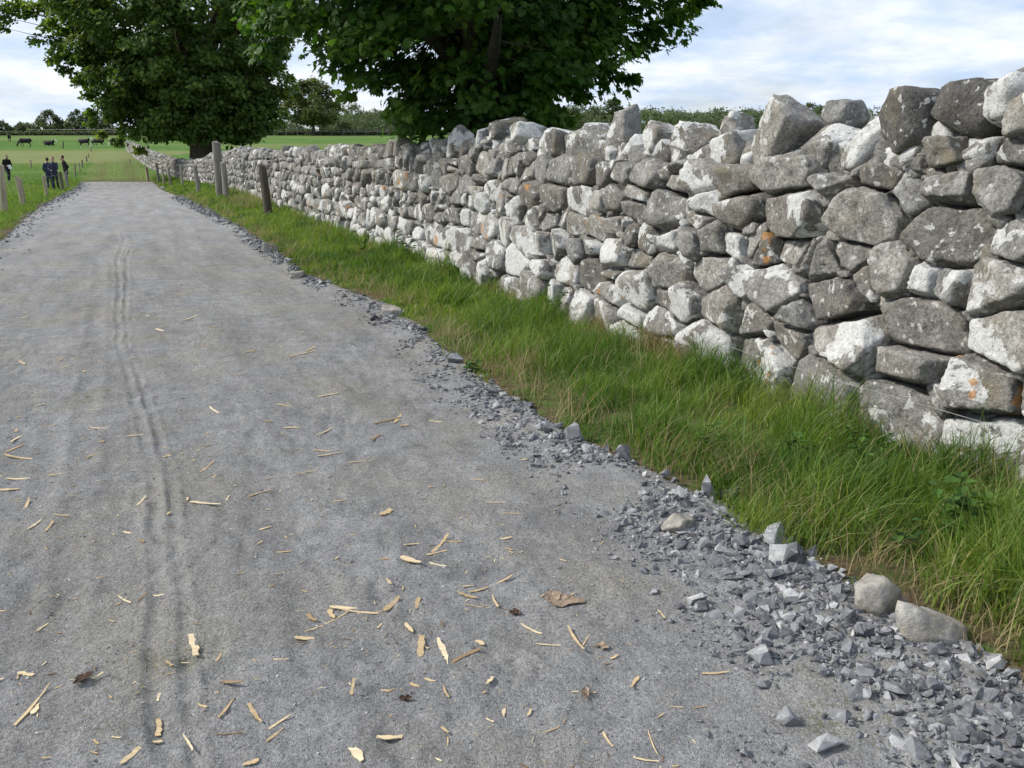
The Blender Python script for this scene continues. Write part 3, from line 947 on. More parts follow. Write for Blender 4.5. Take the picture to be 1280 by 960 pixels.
# ------------------------------------------------------------------ grass
def blades(X, Y, Zb, Hh, Wd, lean, mat_, name, label, rnd=None, seg=3):
    n = len(X)
    az = U(0, 2 * np.pi, n)
    # blades bend a little along one common direction
    bx = np.cos(az) * lean + .10; by = np.sin(az) * lean - .05
    px_, py_ = -np.sin(az), np.cos(az)
    fa = U(0, np.pi, n); px_, py_ = np.cos(fa), np.sin(fa)
    ts = np.linspace(0, 1, seg + 1)
    V = []
    for q in ts:
        cx = X + bx * Hh * q ** 2 * 1.1; cy = Y + by * Hh * q ** 2 * 1.1
        cz = Zb + Hh * (q - .28 * lean * q ** 2 * 1.2)
        wq = Wd * (1 - q) ** .65 * .5
        if q < 1:
            V.append(np.stack([cx - px_ * wq, cy - py_ * wq, cz], -1)); V.append(np.stack([cx + px_ * wq, cy + py_ * wq, cz], -1))
        else:
            V.append(np.stack([cx, cy, cz], -1))
    k = 2 * seg + 1
    V = np.stack(V, 1).reshape(-1, 3)
    b = np.arange(n)[:, None] * k
    quads = np.concatenate([b + np.array([[2*q, 2*q+1, 2*q+3, 2*q+2]]) for q in range(seg - 1)], 0) if seg > 1 else np.zeros((0, 4), int)
    tri = b + np.array([[2*seg-2, 2*seg-1, 2*seg]])
    rnd = U(0, 1, n) if rnd is None else rnd
    o = mk(name, V, [quads, tri], mat_, None, {'rnd': np.repeat(rnd, k)}, True)
    tag(o, label, 'grass', kind='stuff')
def verge_points(n, y0, y1, logd=True):
    Y = np.exp(U(math.log(y0), math.log(y1), n)) if logd else U(y0, y1, n)
    g, wl = XG(Y), XW(Y)
    t = U(-.06, 1.0, n)
    X = g + (wl + .05 - g) * t
    return X, Y, t
def verge(n, y0, y1, wmul, name, label):
    X, Y, t = verge_points(n, y0, y1)
    clump = fbm(X / .28, Y / .3, seed=100, oct=3)
    bare = fbm(X / .5, Y / .5, seed=60, oct=3)
    edge = (X - XG(Y))
    keep = (edge + .42 * bare + .35 * clump > .09 + .16 * U(-1, 1, n))
    for bx, by, br in ((*ground_at(770, 530), .16), (*ground_at(620, 466), .12), (*ground_at(655, 490), .13), (*ground_at(720, 560), .12), (*ground_at(850, 610), .14)):
        keep &= ((X - bx) ** 2 + (Y - by) ** 2) > br ** 2 * U(.3, 1.2, n)
    X, Y, t, clump = X[keep], Y[keep], t[keep], clump[keep]
    hh = (.065 + .075 * sstep(.05, .5, X - XG(Y)) + .045 * sstep(.6, 1, t)) * (1 + 1.3 * clump + .7 * fbm(X / .9, Y / 1.0, seed=107, oct=2)) * np.exp(rng.normal(0, .26, len(X)))
    hh = hh * np.interp(Y, [2, 4.5, 6, 10, 60], [1.95, 1.3, .98, .92, .9])
    rnd = np.clip(.5 + .6 * fbm(X / .55, Y / .6, seed=104, oct=2) + rng.normal(0, .24, len(X)), 0, 1)
    Z = land_z(X, Y) - .01
    blades(X, Y, Z, hh, (.0035 + .0085 * U(0, 1, len(X)) ** 2) * wmul, .22 + .75 * U(0, 1, len(X)) ** 1.6, M_GRASS, name, label, rnd, 3)
verge(62000, 1.2, 9, 1.0, 'grass', 'long green grass blades growing on the near verge by the wall')
verge(42000, 9, 24, 2.0, 'grass', 'long green grass on the middle stretch of verge by the wall')
verge(24000, 24, 66, 5.0, 'grass', 'green grass on the far stretch of verge by the wall')
# dead straw coloured blades
X, Y, t = verge_points(19000, 1.4, 40)
cl = fbm(X / .5, Y / .7, seed=110, oct=3)
k = ((t > .78) & (cl > .0)) | ((t < .22) & (cl > -.15) & (X - XG(Y) > .06)) | (U(0, 1, len(X)) < .10)
X, Y = X[k], Y[k]
blades(X, Y, land_z(X, Y) - .01, U(.08, .34, len(X)), (.003 + .002 * Y / 6) * U(.7, 1.3, len(X)), U(.3, .85, len(X)), M_DRY, 'dry_grass', 'pale dry grass stalks mixed through the verge and along the wall foot')
# dry straw tufts at the wall foot
tx, ty = [], []
for px, py, nn, sp_ in [(832, 452, 260, .10), (800, 425, 160, .08), (845, 470, 160, .10), (300, 262, 160, .3), (318, 268, 130, .3), (985, 525, 70, .1), (930, 600, 150, .10), (905, 590, 120, .09), (1210, 760, 160, .14), (1250, 800, 160, .14), (655, 470, 90, .08)]:
    gx, gy = ground_at(px, py)
    tx.append(gx + rng.normal(0, sp_, nn)); ty.append(gy + rng.normal(0, sp_, nn))
X, Y = np.concatenate(tx), np.concatenate(ty)
X = np.minimum(X, XW(Y) - .02)
blades(X, Y, land_z(X, Y) - .01, U(.12, .36, len(X)) * np.interp(Y, [3, 6, 25], [.55, 1, 1.7]), (.003 + .002 * Y / 6) * U(.7, 1.3, len(X)), U(.2, .9, len(X)), M_DRY, 'dry_grass', 'tufts of straw coloured dead grass at the wall foot and along the gravel')
# left side
n = 26000
Y = np.exp(U(math.log(13), math.log(64), n)); X = XL(Y) - .05 - np.abs(rng.normal(0, 2.2, n)) + .25 * fbm(Y / .6, Y * 0, seed=112, oct=2)
blades(X, Y, land_z(X, Y) - .01, U(.06, .2, n) * np.interp(Y, [13, 60], [1, 1.2]), .006 * np.interp(Y, [13, 60], [1.6, 5]), .3 + .3 * U(0, 1, n), M_GRASS, 'grass', 'short green grass along the left edge of the path', None, 2)
n = 14000
Y = U(60, 88, n); X = XW(Y) - np.abs(U(0, 26, n)) + U(0, 4, n) * 0 - .3
blades(X, Y, land_z(X, Y) - .02, U(.04, .13, n), .035 * np.interp(Y, [60, 150], [1, 2.4]), .3 + .3 * U(0, 1, n), M_GRASS, 'grass', 'rough pasture grass on the rising lane and field', None, 2)

# broad leaved weeds
def weed(px, py, D, hgt, nl, ls, label):
    x, y, _ = at_depth(px, py, D)
    z = float(land_z(x, y))
    r = empty('weed_plant', (x, y, z)); tag(r, label, 'plant', 'weeds growing in the verge')
    st, lf = Acc(), Acc()
    for k in range(5):
        a = U(0, 6.28); tip = np.array([math.cos(a) * hgt * .35, math.sin(a) * hgt * .35, hgt * U(.7, 1)])
        q = np.linspace(0, 1, 6)[:, None]
        pts = tip[None] * np.concatenate([q ** 1.6, q ** 1.6, q], 1)
        V, F = tube(pts, np.linspace(.004, .0015, 6), 5)
        st.add(V, F, rnd=.4)
        for j in range(nl // 5):
            q0 = U(.2, 1); c = tip * np.array([q0 ** 1.6, q0 ** 1.6, q0])
            b = U(0, 6.28); l = ls * U(.6, 1.2); w_ = l * .34
            d = np.array([math.cos(b), math.sin(b), U(-.3, .3)]); sd_ = np.array([-math.sin(b), math.cos(b), U(-.3, .3)])
            up = np.array([0, 0, .12 * l])
            Vl = np.array([c, c + d * l * .3 + sd_ * w_ * .9 + up, c + d * l * .65 + sd_ * w_ * .7 + up, c + d * l, c + d * l * .65 - sd_ * w_ * .7 + up, c + d * l * .3 - sd_ * w_ * .9 + up, c + d * l * .5 - up * .3])
            lf.add(Vl, np.array([[0,1,6],[1,2,6],[2,3,6],[3,4,6],[4,5,6],[5,0,6]]), rnd=U(0, 1))
    st.build('stem', M_WEED, r); lf.build('foliage', M_WEED, r)
weed(1195, 690, 3.35, .34, 70, .07, 'dark bushy nettle plant in the long grass at the wall foot near the camera')
weed(1080, 590, 4.1, .3, 50, .05, 'leafy weed clump against the pale stones at the wall foot')
weed(512, 345, 13.0, .55, 60, .07, 'tall leafy weed standing against the white middle of the wall')
weed(690, 395, 8.6, .4, 45, .06, 'low weed below the white stones left of the straw tuft')
weed(590, 452, 6.6, .12, 20, .07, 'small broad-leaved weed behind the lone blue-grey rock')
weed(885, 560, 4.5, .2, 30, .06, 'short weed in grass above the grey upright block')

weed(1010, 560, 4.25, .26, 40, .055, 'weed with drooping leaves between the straw tuft and the pale stones')
weed(760, 470, 6.2, .13, 25, .06, 'flat broad-leaved weed in the middle of the verge near bare soil')
weed(1130, 690, 3.3, .16, 30, .06, 'low leafy weed in the long grass above the flat tan boulder')
weed(455, 345, 14.5, .45, 50, .07, 'tall weed further along the white stretch of wall')

# ------------------------------------------------------------------ wood chips and splinters
CHIPS = [(124,537,21,0,4),(163,546,33,4,3),(114,571,18,20,4),(23,572,35,-5,6),(23,600,30,3,5),(11,613,26,-2,7),(73,594,25,10,4),(259,584,22,35,4),(323,616,30,14,4),(257,630,38,-3,6),
 (177,628,16,45,4),(43,657,20,30,5),(62,660,15,50,5),(77,645,20,0,3),(158,666,12,-5,5),(426,624,18,15,4),(383,588,28,12,3),(412,567,30,10,4),(402,562,20,-4,4),(156,751,18,-25,3),(178,748,17,40,3),
 (53,785,18,35,4),(242,810,28,-75,11),(212,834,10,-40,6),(274,827,14,60,6),(290,856,28,-3,6),(267,868,13,0,5),(283,887,34,55,5),(319,893,30,-55,7),(350,905,32,30,5),(344,922,28,40,5),(41,885,68,48,6),
 (33,845,20,-10,8),(45,889,16,60,10),(198,909,20,88,10),(197,928,12,5,5),(235,931,24,-60,4),(163,949,32,40,9),(314,955,20,15,9),(390,771,14,-35,7),(381,798,25,-4,7),(429,760,34,-2,9),(410,777,62,24,4),
 (287,919,35,4,2),(482,639,15,30,13),(550,679,30,45,6),(516,679,28,5,3),(484,697,34,3,5),(514,701,26,-20,10),(546,703,24,-15,5),(546,690,26,12,4),(567,677,22,-2,4),(632,672,17,6,5),(619,627,24,0,3),(639,642,24,-4,2),
 (631,724,22,25,5),(580,731,26,2,3),(585,743,25,-18,7),(598,736,24,15,6),(619,752,16,-60,4),(597,757,30,-5,2),(449,766,50,-4,4),(415,767,14,-60,9),(490,757,26,40,9),(522,754,16,80,9),(512,787,14,-50,7),
 (527,809,24,85,12),(553,814,34,-70,9),(583,819,38,22,7),(600,802,11,-30,9),(441,861,22,80,6),(537,849,14,-15,4),(557,862,16,-60,4),(486,921,34,3,9),(445,941,26,-55,14),(630,887,11,80,6),(556,912,12,-40,4),
 (664,786,28,-25,4),(689,802,38,-2,3),(720,800,36,-55,5),(732,799,20,60,3),(794,852,18,60,7),(760,923,22,-55,4),(816,930,36,-70,2),(807,952,32,-8,4),(689,911,24,20,3),(846,882,16,-4,2),(876,882,20,4,2),(827,767,14,-50,3),
 (895,842,34,2,5),(485,527,34,14,5),(497,524,16,50,6),(545,527,18,-8,4),(365,537,22,4,4),(450,576,30,6,3),(410,495,26,10,5),(405,542,22,30,3),(239,397,15,20,4),(200,413,10,-10,4),(264,409,14,4,3),(309,365,12,0,3),
 (378,443,30,10,4),(388,438,14,30,4),(75,451,8,10,4),(48,506,16,10,3),(225,368,16,3,2),(232,356,14,5,2),(28,453,9,-20,4),(60,533,22,6,3),(312,440,14,20,3),(345,395,16,8,2),(22,548,20,35,5),(18,560,24,20,6),(33,630,16,60,5),
 (356,508,18,-6,3),(300,470,16,10,2),(268,515,14,-30,3),(330,660,16,12,4),(355,690,18,5,4),(600,600,16,-8,3),(655,575,12,6,3),(470,548,14,35,4)]
CG = 'pale wood chips scattered on the path'
def chip_mesh(l, wd, th, frag):
    k = 7
    xs = np.linspace(-.5, .5, k) * l
    prof = np.interp(np.linspace(0, 1, k), [0, U(.1, .5), U(.55, .9), 1], [U(.3, .95), 1, U(.7, 1), U(.15, .9)])
    a = .5 * wd * prof * U(.5, 1.25, k); b_ = .5 * wd * prof * U(.5, 1.25, k)
    bend = U(-.025, .025) * l * (1 - (2 * xs / l) ** 2) ; lift = U(0, .05) * l * (2 * xs / l) ** 2
    topv = np.concatenate([np.stack([xs + U(-.02, .02, k) * l, a + bend, lift + th], -1), np.stack([xs + U(-.02, .02, k) * l, -b_ + bend, lift + th * U(.5, 1)], -1)])
    botv = topv - [0, 0, th * .95]
    V = np.vstack([topv, botv])
    F = []
    for i in range(k - 1):
        F.append([i, k + i, k + i + 1, i + 1]); o = 2 * k
        F.append([o + i, o + i + 1, o + k + i + 1, o + k + i]); F.append([i, i + 1, o + i + 1, o + i]); F.append([k + i, o + k + i, o + k + i + 1, k + i + 1])
    F.append([0, 2*k, 3*k, k]); F.append([k-1, 2*k-1, 4*k-1, 3*k-1])
    return V, np.array(F)
def place_chip(x, y, l, wd, yaw, rnd, label, name='wood_chip', cat='wood chip'):
    th = min(.004, .10 * wd + .001) * (1 + y * .05)
    V, F = chip_mesh(l, wd, th, U(0, 1))
    Rm = rotm(U(-.12, .12), U(-.08, .08), yaw)
    z = float(path_z(x, y)) + .002
    o = mk(name, V @ Rm.T, F, M_CHIP, None, {'rnd': np.full(len(V), rnd)})
    o.location = (x, y, z)
    tag(o, label, cat, CG)
SPECIAL = {(41,885): 'longest pale curved splinter near the lower left of the path', (242,810): 'broad pointed pale chip lying between the two tyre ruts', (198,909): 'blocky pale chip in the tyre rut at the bottom',
 (527,809): 'squarish tan wood flake among the chips in mid path', (553,814): 'ragged tan flake right of the squarish tan flake', (583,819): 'clean pale splinter right of the ragged tan flake',
 (445,941): 'broad pale orange chip at the bottom middle of the path', (486,921): 'long flat wedge chip above the broad orange chip', (410,777): 'long thin stick lying across shorter chips', (895,842): 'single straw splinter beside the gravel at right',
 (720,800): 'long splinter crossed with a short one near brown leaf', (482,639): 'rounded tan wood flake alone on the grey dust', (794,852): 'yellowish chip standing alone right of the brown leaf', (257,630): 'bright splinter with dark bark bit beside the tyre rut',
 (514,701): 'broad curled chip in the cluster of splinters in mid path', (163,949): 'thick pale splinter cut by the bottom of the photo', (485,527): 'larger shred of pale wood in the far cluster', (490,757): 'leaf shaped tan chip right of the long thin stick'}
for px, py, lp, an, wp in CHIPS:
    a = R(an)
    hx, hy = math.cos(a) * lp / 2, -math.sin(a) * lp / 2
    x0, y0 = ground_at(px - hx, py - hy); x1, y1 = ground_at(px + hx, py + hy)
    x, y = (x0 + x1) / 2, (y0 + y1) / 2
    l = math.hypot(x1 - x0, y1 - y0)
    dist = math.hypot(y, EYE)
    l = min(l, lp / F_PX * dist * 2.2)
    wd = wp * (.70 if wp < 7 else .82) / F_PX * dist
    long_ = lp / wp > 4.5
    lab = SPECIAL.get((px, py)) or ('thin pale straw splinter lying on the grey path' if long_ else 'short wide pale wood chip lying on the grey path')
    place_chip(x, y, l, wd, math.atan2(y1 - y0, x1 - x0), float(np.clip(rng.normal(.62, .22), .16, 1)), lab)
for _ in range(120):
    for _t in range(30):
        y = math.exp(U(math.log(1.5), math.log(11))); x = U(float(XL(y)) + .3, float(XP(y)) - .1)
        p_ = to_px((x, y, 0))
        if p_ and 0 < p_[0] < 1280 and 250 < p_[1] < 955 and fbm(np.array([x / .5]), np.array([y / .6]), seed=120, oct=2)[0] > -.15: break
    l = U(.012, .045) * (1 + y * .06)
    place_chip(x, y, l, l * U(.1, .35), U(0, 3.14), float(np.clip(rng.normal(.6, .25), .1, 1)), 'tiny wood sliver among the litter on the grey path', 'wood_sliver', 'wood sliver')
lit = Acc()
for _ in range(3600):
    y = math.exp(U(math.log(1.4), math.log(16))); x = U(float(XL(y)) + .2, float(XP(y)) + .05)
    if fbm(np.array([x / .6]), np.array([y / .7]), seed=121, oct=2)[0] < U(-.5, .3): continue
    l = U(.006, .026) * (1 + y * .09)
    V, F = chip_mesh(l, l * U(.07, .28), .0015, 0.)
    lit.add(V @ rotm(0, 0, U(0, 3.14)).T + [x, y, float(path_z(x, y)) + .0015], F, rnd=float(np.clip(rng.normal(.5, .3), .02, 1)))
tag(lit.build('litter', M_CHIP), 'fine straw and wood crumbs strewn over the path', 'litter', kind='stuff')
def dead_leaf(px, py, lp, wp, an, label, mat_):
    x, y = ground_at(px, py)
    dist = math.hypot(y, EYE)
    l, wd = lp / F_PX * dist, wp / F_PX * dist * 1.35
    n = 14
    th = np.linspace(0, 2 * np.pi, n, endpoint=False)
    rr = 1 + .22 * rng.normal(size=n) * .8
    V = [[0, 0, .006]]
    for q in (.55, 1.0):
        for a, r_ in zip(th, rr):
            V.append([math.cos(a) * l / 2 * q * r_, math.sin(a) * wd / 2 * q * r_, .006 + q * U(-.003, .008)])
    F3 = [[0, 1 + i, 1 + (i + 1) % n] for i in range(n)]
    F4 = [[1 + i, 1 + n + i, 1 + n + (i + 1) % n, 1 + (i + 1) % n] for i in range(n)]
    V = np.array(V) @ rotm(0, 0, R(an)).T
    m2 = len(V)
    V = np.vstack([V, V - [0, 0, .002]])
    F3 += [[m2 + c for c in f[::-1]] for f in F3]; F4 += [[m2 + c for c in f[::-1]] for f in F4]
    F4 += [[1 + n + i, m2 + 1 + n + i, m2 + 1 + n + (i + 1) % n, 1 + n + (i + 1) % n] for i in range(n)]
    o = mk('dead_leaf', V, [np.array(F3), np.array(F4)], mat_)
    o.location = (x, y, float(path_z(x, y)) + .003)
    tag(o, label, 'leaf')
M_DARKLEAF = mat_plain('dark dead leaf', (.07, .042, .03), .8, .4, 60)
dead_leaf(704, 751, 42, 20, 10, 'large crumpled grey-brown dead leaf on the path', M_BROWNLEAF)
dead_leaf(690, 746, 24, 14, 40, 'smaller pale brown leaf piece tucked against the large crumpled leaf', M_BROWNLEAF)
dead_leaf(644, 765, 13, 9, 60, 'small dark brown curled leaf left of the large crumpled leaf', M_DARKLEAF)
dead_leaf(103, 854, 24, 9, 70, 'dark reddish dead leaf with stalk near the lower left', M_DARKLEAF)
dead_leaf(508, 874, 16, 6, 5, 'thin dark bark flake on the path below the wood chips', M_DARKLEAF)
dead_leaf(733, 866, 18, 7, 80, 'narrow brown dead leaf alone on the grey path', M_BROWNLEAF)
dead_leaf(752, 808, 18, 8, -30, 'faint brown leaf flattened into the dust near crossed splinters', M_BROWNLEAF)

# ------------------------------------------------------------------ posts and wires
def post(px_top, py_top, px_base, py_base, wpx, D, m_, label, group, point=False, z0=None):
    xt, _, zt = at_depth(px_top, py_top, D); xb, _, zb = at_depth(px_base, py_base, D)
    r = wpx / 2 / F_PX * D
    zg = float(land_z(xb, D))
    h = max(zt - zg, .5)
    n, mm = 14, 9
    q = np.linspace(0, 1, mm)
    pts = np.stack([(xt - xb) * q, .02 * np.sin(q * 3) + U(-.05, .05) * q, -.25 + (h + .25) * q], -1)
    V, F = tube(pts, r * (1.04 - .08 * q), n)
    a = np.arange(len(V)) % n
    V[:, :2] *= 1
    jit = fbm(np.cos(a / n * 6.283) * 1.5 + px_top, np.sin(a / n * 6.283) * 1.5, V[:, 2] * 1.2, seed=130)
    ctr = np.repeat(pts, n, 0)
    V = ctr + (V - ctr) * (1 + .14 * jit)[:, None]
    tip = pts[-1] + [r * .25, 0, r * (1.1 if point else .35)]
    V[-n:, 2] += (V[-n:, 0] - pts[-1][0]) * U(-.5, .5)
    V = np.vstack([V, tip, pts[0]])
    k = len(V) - 2
    tris = [[(mm-1)*n + i, (mm-1)*n + (i+1) % n, k] for i in range(n)] + [[(i+1) % n, i, k + 1] for i in range(n)]
    o = mk('fence_post', V, [F, np.array(tris)], m_)
    o.location = (xb, D, zg)
    tag(o, label, 'fence post', group)
    return np.array([xb, D, zg]), np.array([xt, D, zg + h])
LG, RG = 'posts of the wire fence left of the path', 'posts in front of the stone wall'
lp = []
lp.append(post(0, 206, 5, 267, 7.5, 27.5, M_POST, 'thick timber post cut by the left edge of the photo', LG))
lp.append(post(21, 220, 29, 258, 4.8, 32, M_POST, 'pale round fence post with leaning mate behind it', LG))
lp.append(post(25, 223, 31, 257, 4.2, 32.8, M_POST, 'shorter post leaning right behind the pale round post', LG))
lp.append(post(54.5, 219, 59, 247, 3.9, 40, M_POST, 'pale thin post standing in front of the navy pair', LG))
lp.append(post(74.5, 215, 79, 239, 3.8, 47.5, M_POSTD, 'dark post between the navy pair and the man in grey trousers', LG))
for i, (px, yt, yb, D) in enumerate([(94, 205, 221, 66), (99.5, 204, 217, 72), (103, 200, 212, 80), (108.5, 195, 205, 92), (111, 192, 202, 102), (114, 186, 195, 122)]):
    lp.append(post(px - .5, yt, px, yb, 1.9, D, M_POST, 'small distant post of the fence climbing beside the grass lane', LG))
post(38, 200, 39, 213, 2.0, 78, M_POST, 'lone thin post standing out in the left field', 'posts in the left field')
post(79, 177, 79, 189, 1.4, 135, M_POSTD, 'thin far stake in the field below the lying cow', 'posts in the left field')
rp = []
rp.append(post(327, 207, 336, 271, 10, 24.5, M_POSTD, 'dark leaning post nearest along the verge before the white stones', RG))
rp.append(post(279, 204, 283, 249, 7, 33.8, M_POSTG, 'slim post leaning against the tall grey strainer post', RG))
rp.append(post(270, 178, 276, 246, 10.5, 34.5, M_POSTG, 'tall thick grey strainer post rising above the wall top', RG))
rp.append(post(243, 207, 249, 242, 5, 40, M_POSTG, 'thin leaning post left of the tall strainer post', RG))
for px, yt, yb, D, lab in [(227, 206, 230, 49, 'thin grey post where the wall dips under the left tree'), (212, 209, 230, 52, 'leaning grey stake in front of the dip in the wall'), (204, 208, 229, 55, 'grey stake just past the corner heap of rock'),
                      (197, 204, 224, 60, 'slender grey stake against the far wall near the path end'), (184, 209, 224, 62, 'pale stake at the far right corner of the path'), (163, 199, 207, 84, 'tiny pale stake on the grass lane before the far wall')]:
    rp.append(post(px - 1.5, yt, px + 1, yb, 3 if D < 70 else 2, D, M_POSTG if D < 62 else M_POST, lab, RG))
def wire(name, pts, r, label):
    V, F = tube(np.array(pts), r, 6)
    o = mk(name, V, F, M_WIRE, None, loc=pts[0])
    tag(o, label, 'wire')
# the left fence: two strands from post to post
for hgt, lab in ((.55, 'lower strand of wire on the fence left of the path'), (.88, 'upper strand of wire on the fence left of the path')):
    pts = []
    sel = [lp[i] for i in (0, 1, 3, 4, 5, 6, 7, 8, 9, 10)]
    for b, t_ in sel: pts.append(b + (t_ - b) * hgt + [0, -.07, 0])
    wire('fence_wire', pts, .0035, lab)
pts = []
for px, py in [(845, 392), (960, 432), (1100, 472), (1200, 498), (1300, 525), (1420, 560)]:
    s, zc = wall_px(px, py)
    o, t_, nr = wall_frame(s)
    pts.append(o + nr * .22 + [0, 0, zc - .02])
pts = np.array(pts[::-1])
pts2 = np.array([[np.interp(q, np.arange(len(pts)), pts[:, k]) for k in range(3)] for q in np.linspace(0, len(pts) - 1, 24)])
wire('fence_wire', pts2, .0012, 'single thin wire strung along the face of the near wall')

# ------------------------------------------------------------------ trees
LEAF5 = np.array([(0, -.05, 0), (.32, .02, -.05), (.52, .30, -.10), (.28, .42, -.02), (.34, .78, -.09), (.10, .70, .0), (0, 1.02, -.12), (-.10, .70, .0), (-.34, .78, -.09), (-.28, .42, -.02), (-.52, .30, -.10), (-.32, .02, -.05), (0, .42, .05)])
LEAF5F = np.array([[i, (i + 1) % 12, 12] for i in range(12)])
LEAF4 = np.array([(0, 0, 0), (.42, .45, -.08), (0, 1.0, -.1), (-.42, .45, -.08)])
LEAF4F = np.array([[0, 1, 2], [0, 2, 3]])
def leaves(P, outdir, size, shape, rnd, droop=.35):
    """leaf cards at points P, facing up and outwards"""
    Lv, Lf = shape
    n = len(P)
    up = np.array([0, 0, 1.0])[None] * U(.25, 1.0, n)[:, None] + outdir * U(.1, .9, n)[:, None] + rng.normal(0, .42, (n, 3))
    up /= np.linalg.norm(up, axis=1)[:, None]
    d = outdir + rng.normal(0, .6, (n, 3)); d[:, 2] -= droop
    d -= (d * up).sum(1)[:, None] * up
    d /= np.linalg.norm(d, axis=1)[:, None] + 1e-9
    sd_ = np.cross(d, up)
    s = size * U(.65, 1.3, n)
    V = P[:, None] + s[:, None, None] * (Lv[None, :, 0:1] * sd_[:, None] + Lv[None, :, 1:2] * d[:, None] + Lv[None, :, 2:3] * up[:, None])
    F = (np.arange(n)[:, None, None] * len(Lv) + Lf[None]).reshape(-1, Lf.shape[1])
    return V.reshape(-1, 3), F, np.repeat(rnd, len(Lv))
def sprays(C, rad, nl, flat=.45):
    """leaf positions inside flattened drooping sprays"""
    m = len(C)
    k = np.repeat(np.arange(m), nl)
    d = rng.normal(size=(len(k), 3)); d /= np.linalg.norm(d, axis=1)[:, None]
    r = U(0, 1, len(k)) ** .5
    off = d * r[:, None] * rad[k][:, None]
    off[:, 2] *= flat
    off[:, 2] -= .25 * (off[:, 0] ** 2 + off[:, 1] ** 2) / rad[k]
    return C[k] + off, k
def limb(acc, a, b, r0, r1, sag=.12, n=7):
    q = np.linspace(0, 1, 7)[:, None]
    a, b = np.asarray(a, float), np.asarray(b, float)
    mid = (a + b) / 2 + np.array([0, 0, sag * np.linalg.norm(b - a)]) + rng.normal(0, .04, 3) * np.linalg.norm(b - a)
    pts = a * (1 - q) ** 2 + 2 * mid * q * (1 - q) + b * q ** 2
    V, F = tube(pts, np.linspace(r0, r1, 7), n)
    acc.add(V, F)
    return pts
def trunk_mesh(acc, base, top, r0, r1, flare=1.5, wob=.2, n=22, m=16):
    q = np.linspace(0, 1, m)
    base, top = np.asarray(base, float), np.asarray(top, float)
    pts = base[None] + (top - base)[None] * q[:, None]
    pts[:, 0] += wob * np.sin(q * 4 + 1) * q; pts[:, 1] += wob * np.cos(q * 3) * q * .5
    rad = r0 + (r1 - r0) * q + r0 * (flare - 1) * np.exp(-q * (top - base)[2] / .5)
    V, F = tube(pts, rad, n)
    a = np.tile(np.arange(n) / n * 2 * np.pi, m)
    hh = np.repeat(q, n)
    fl = 1 + (.10 + .16 * np.exp(-hh * 6)) * np.cos(a * 5 + 2 * hh) + .09 * vnoise(np.cos(a) * 3, np.sin(a) * 3, hh * 9, seed=140)
    c = np.repeat(pts, n, 0)
    acc.add(c + (V - c) * fl[:, None], F)
    return pts

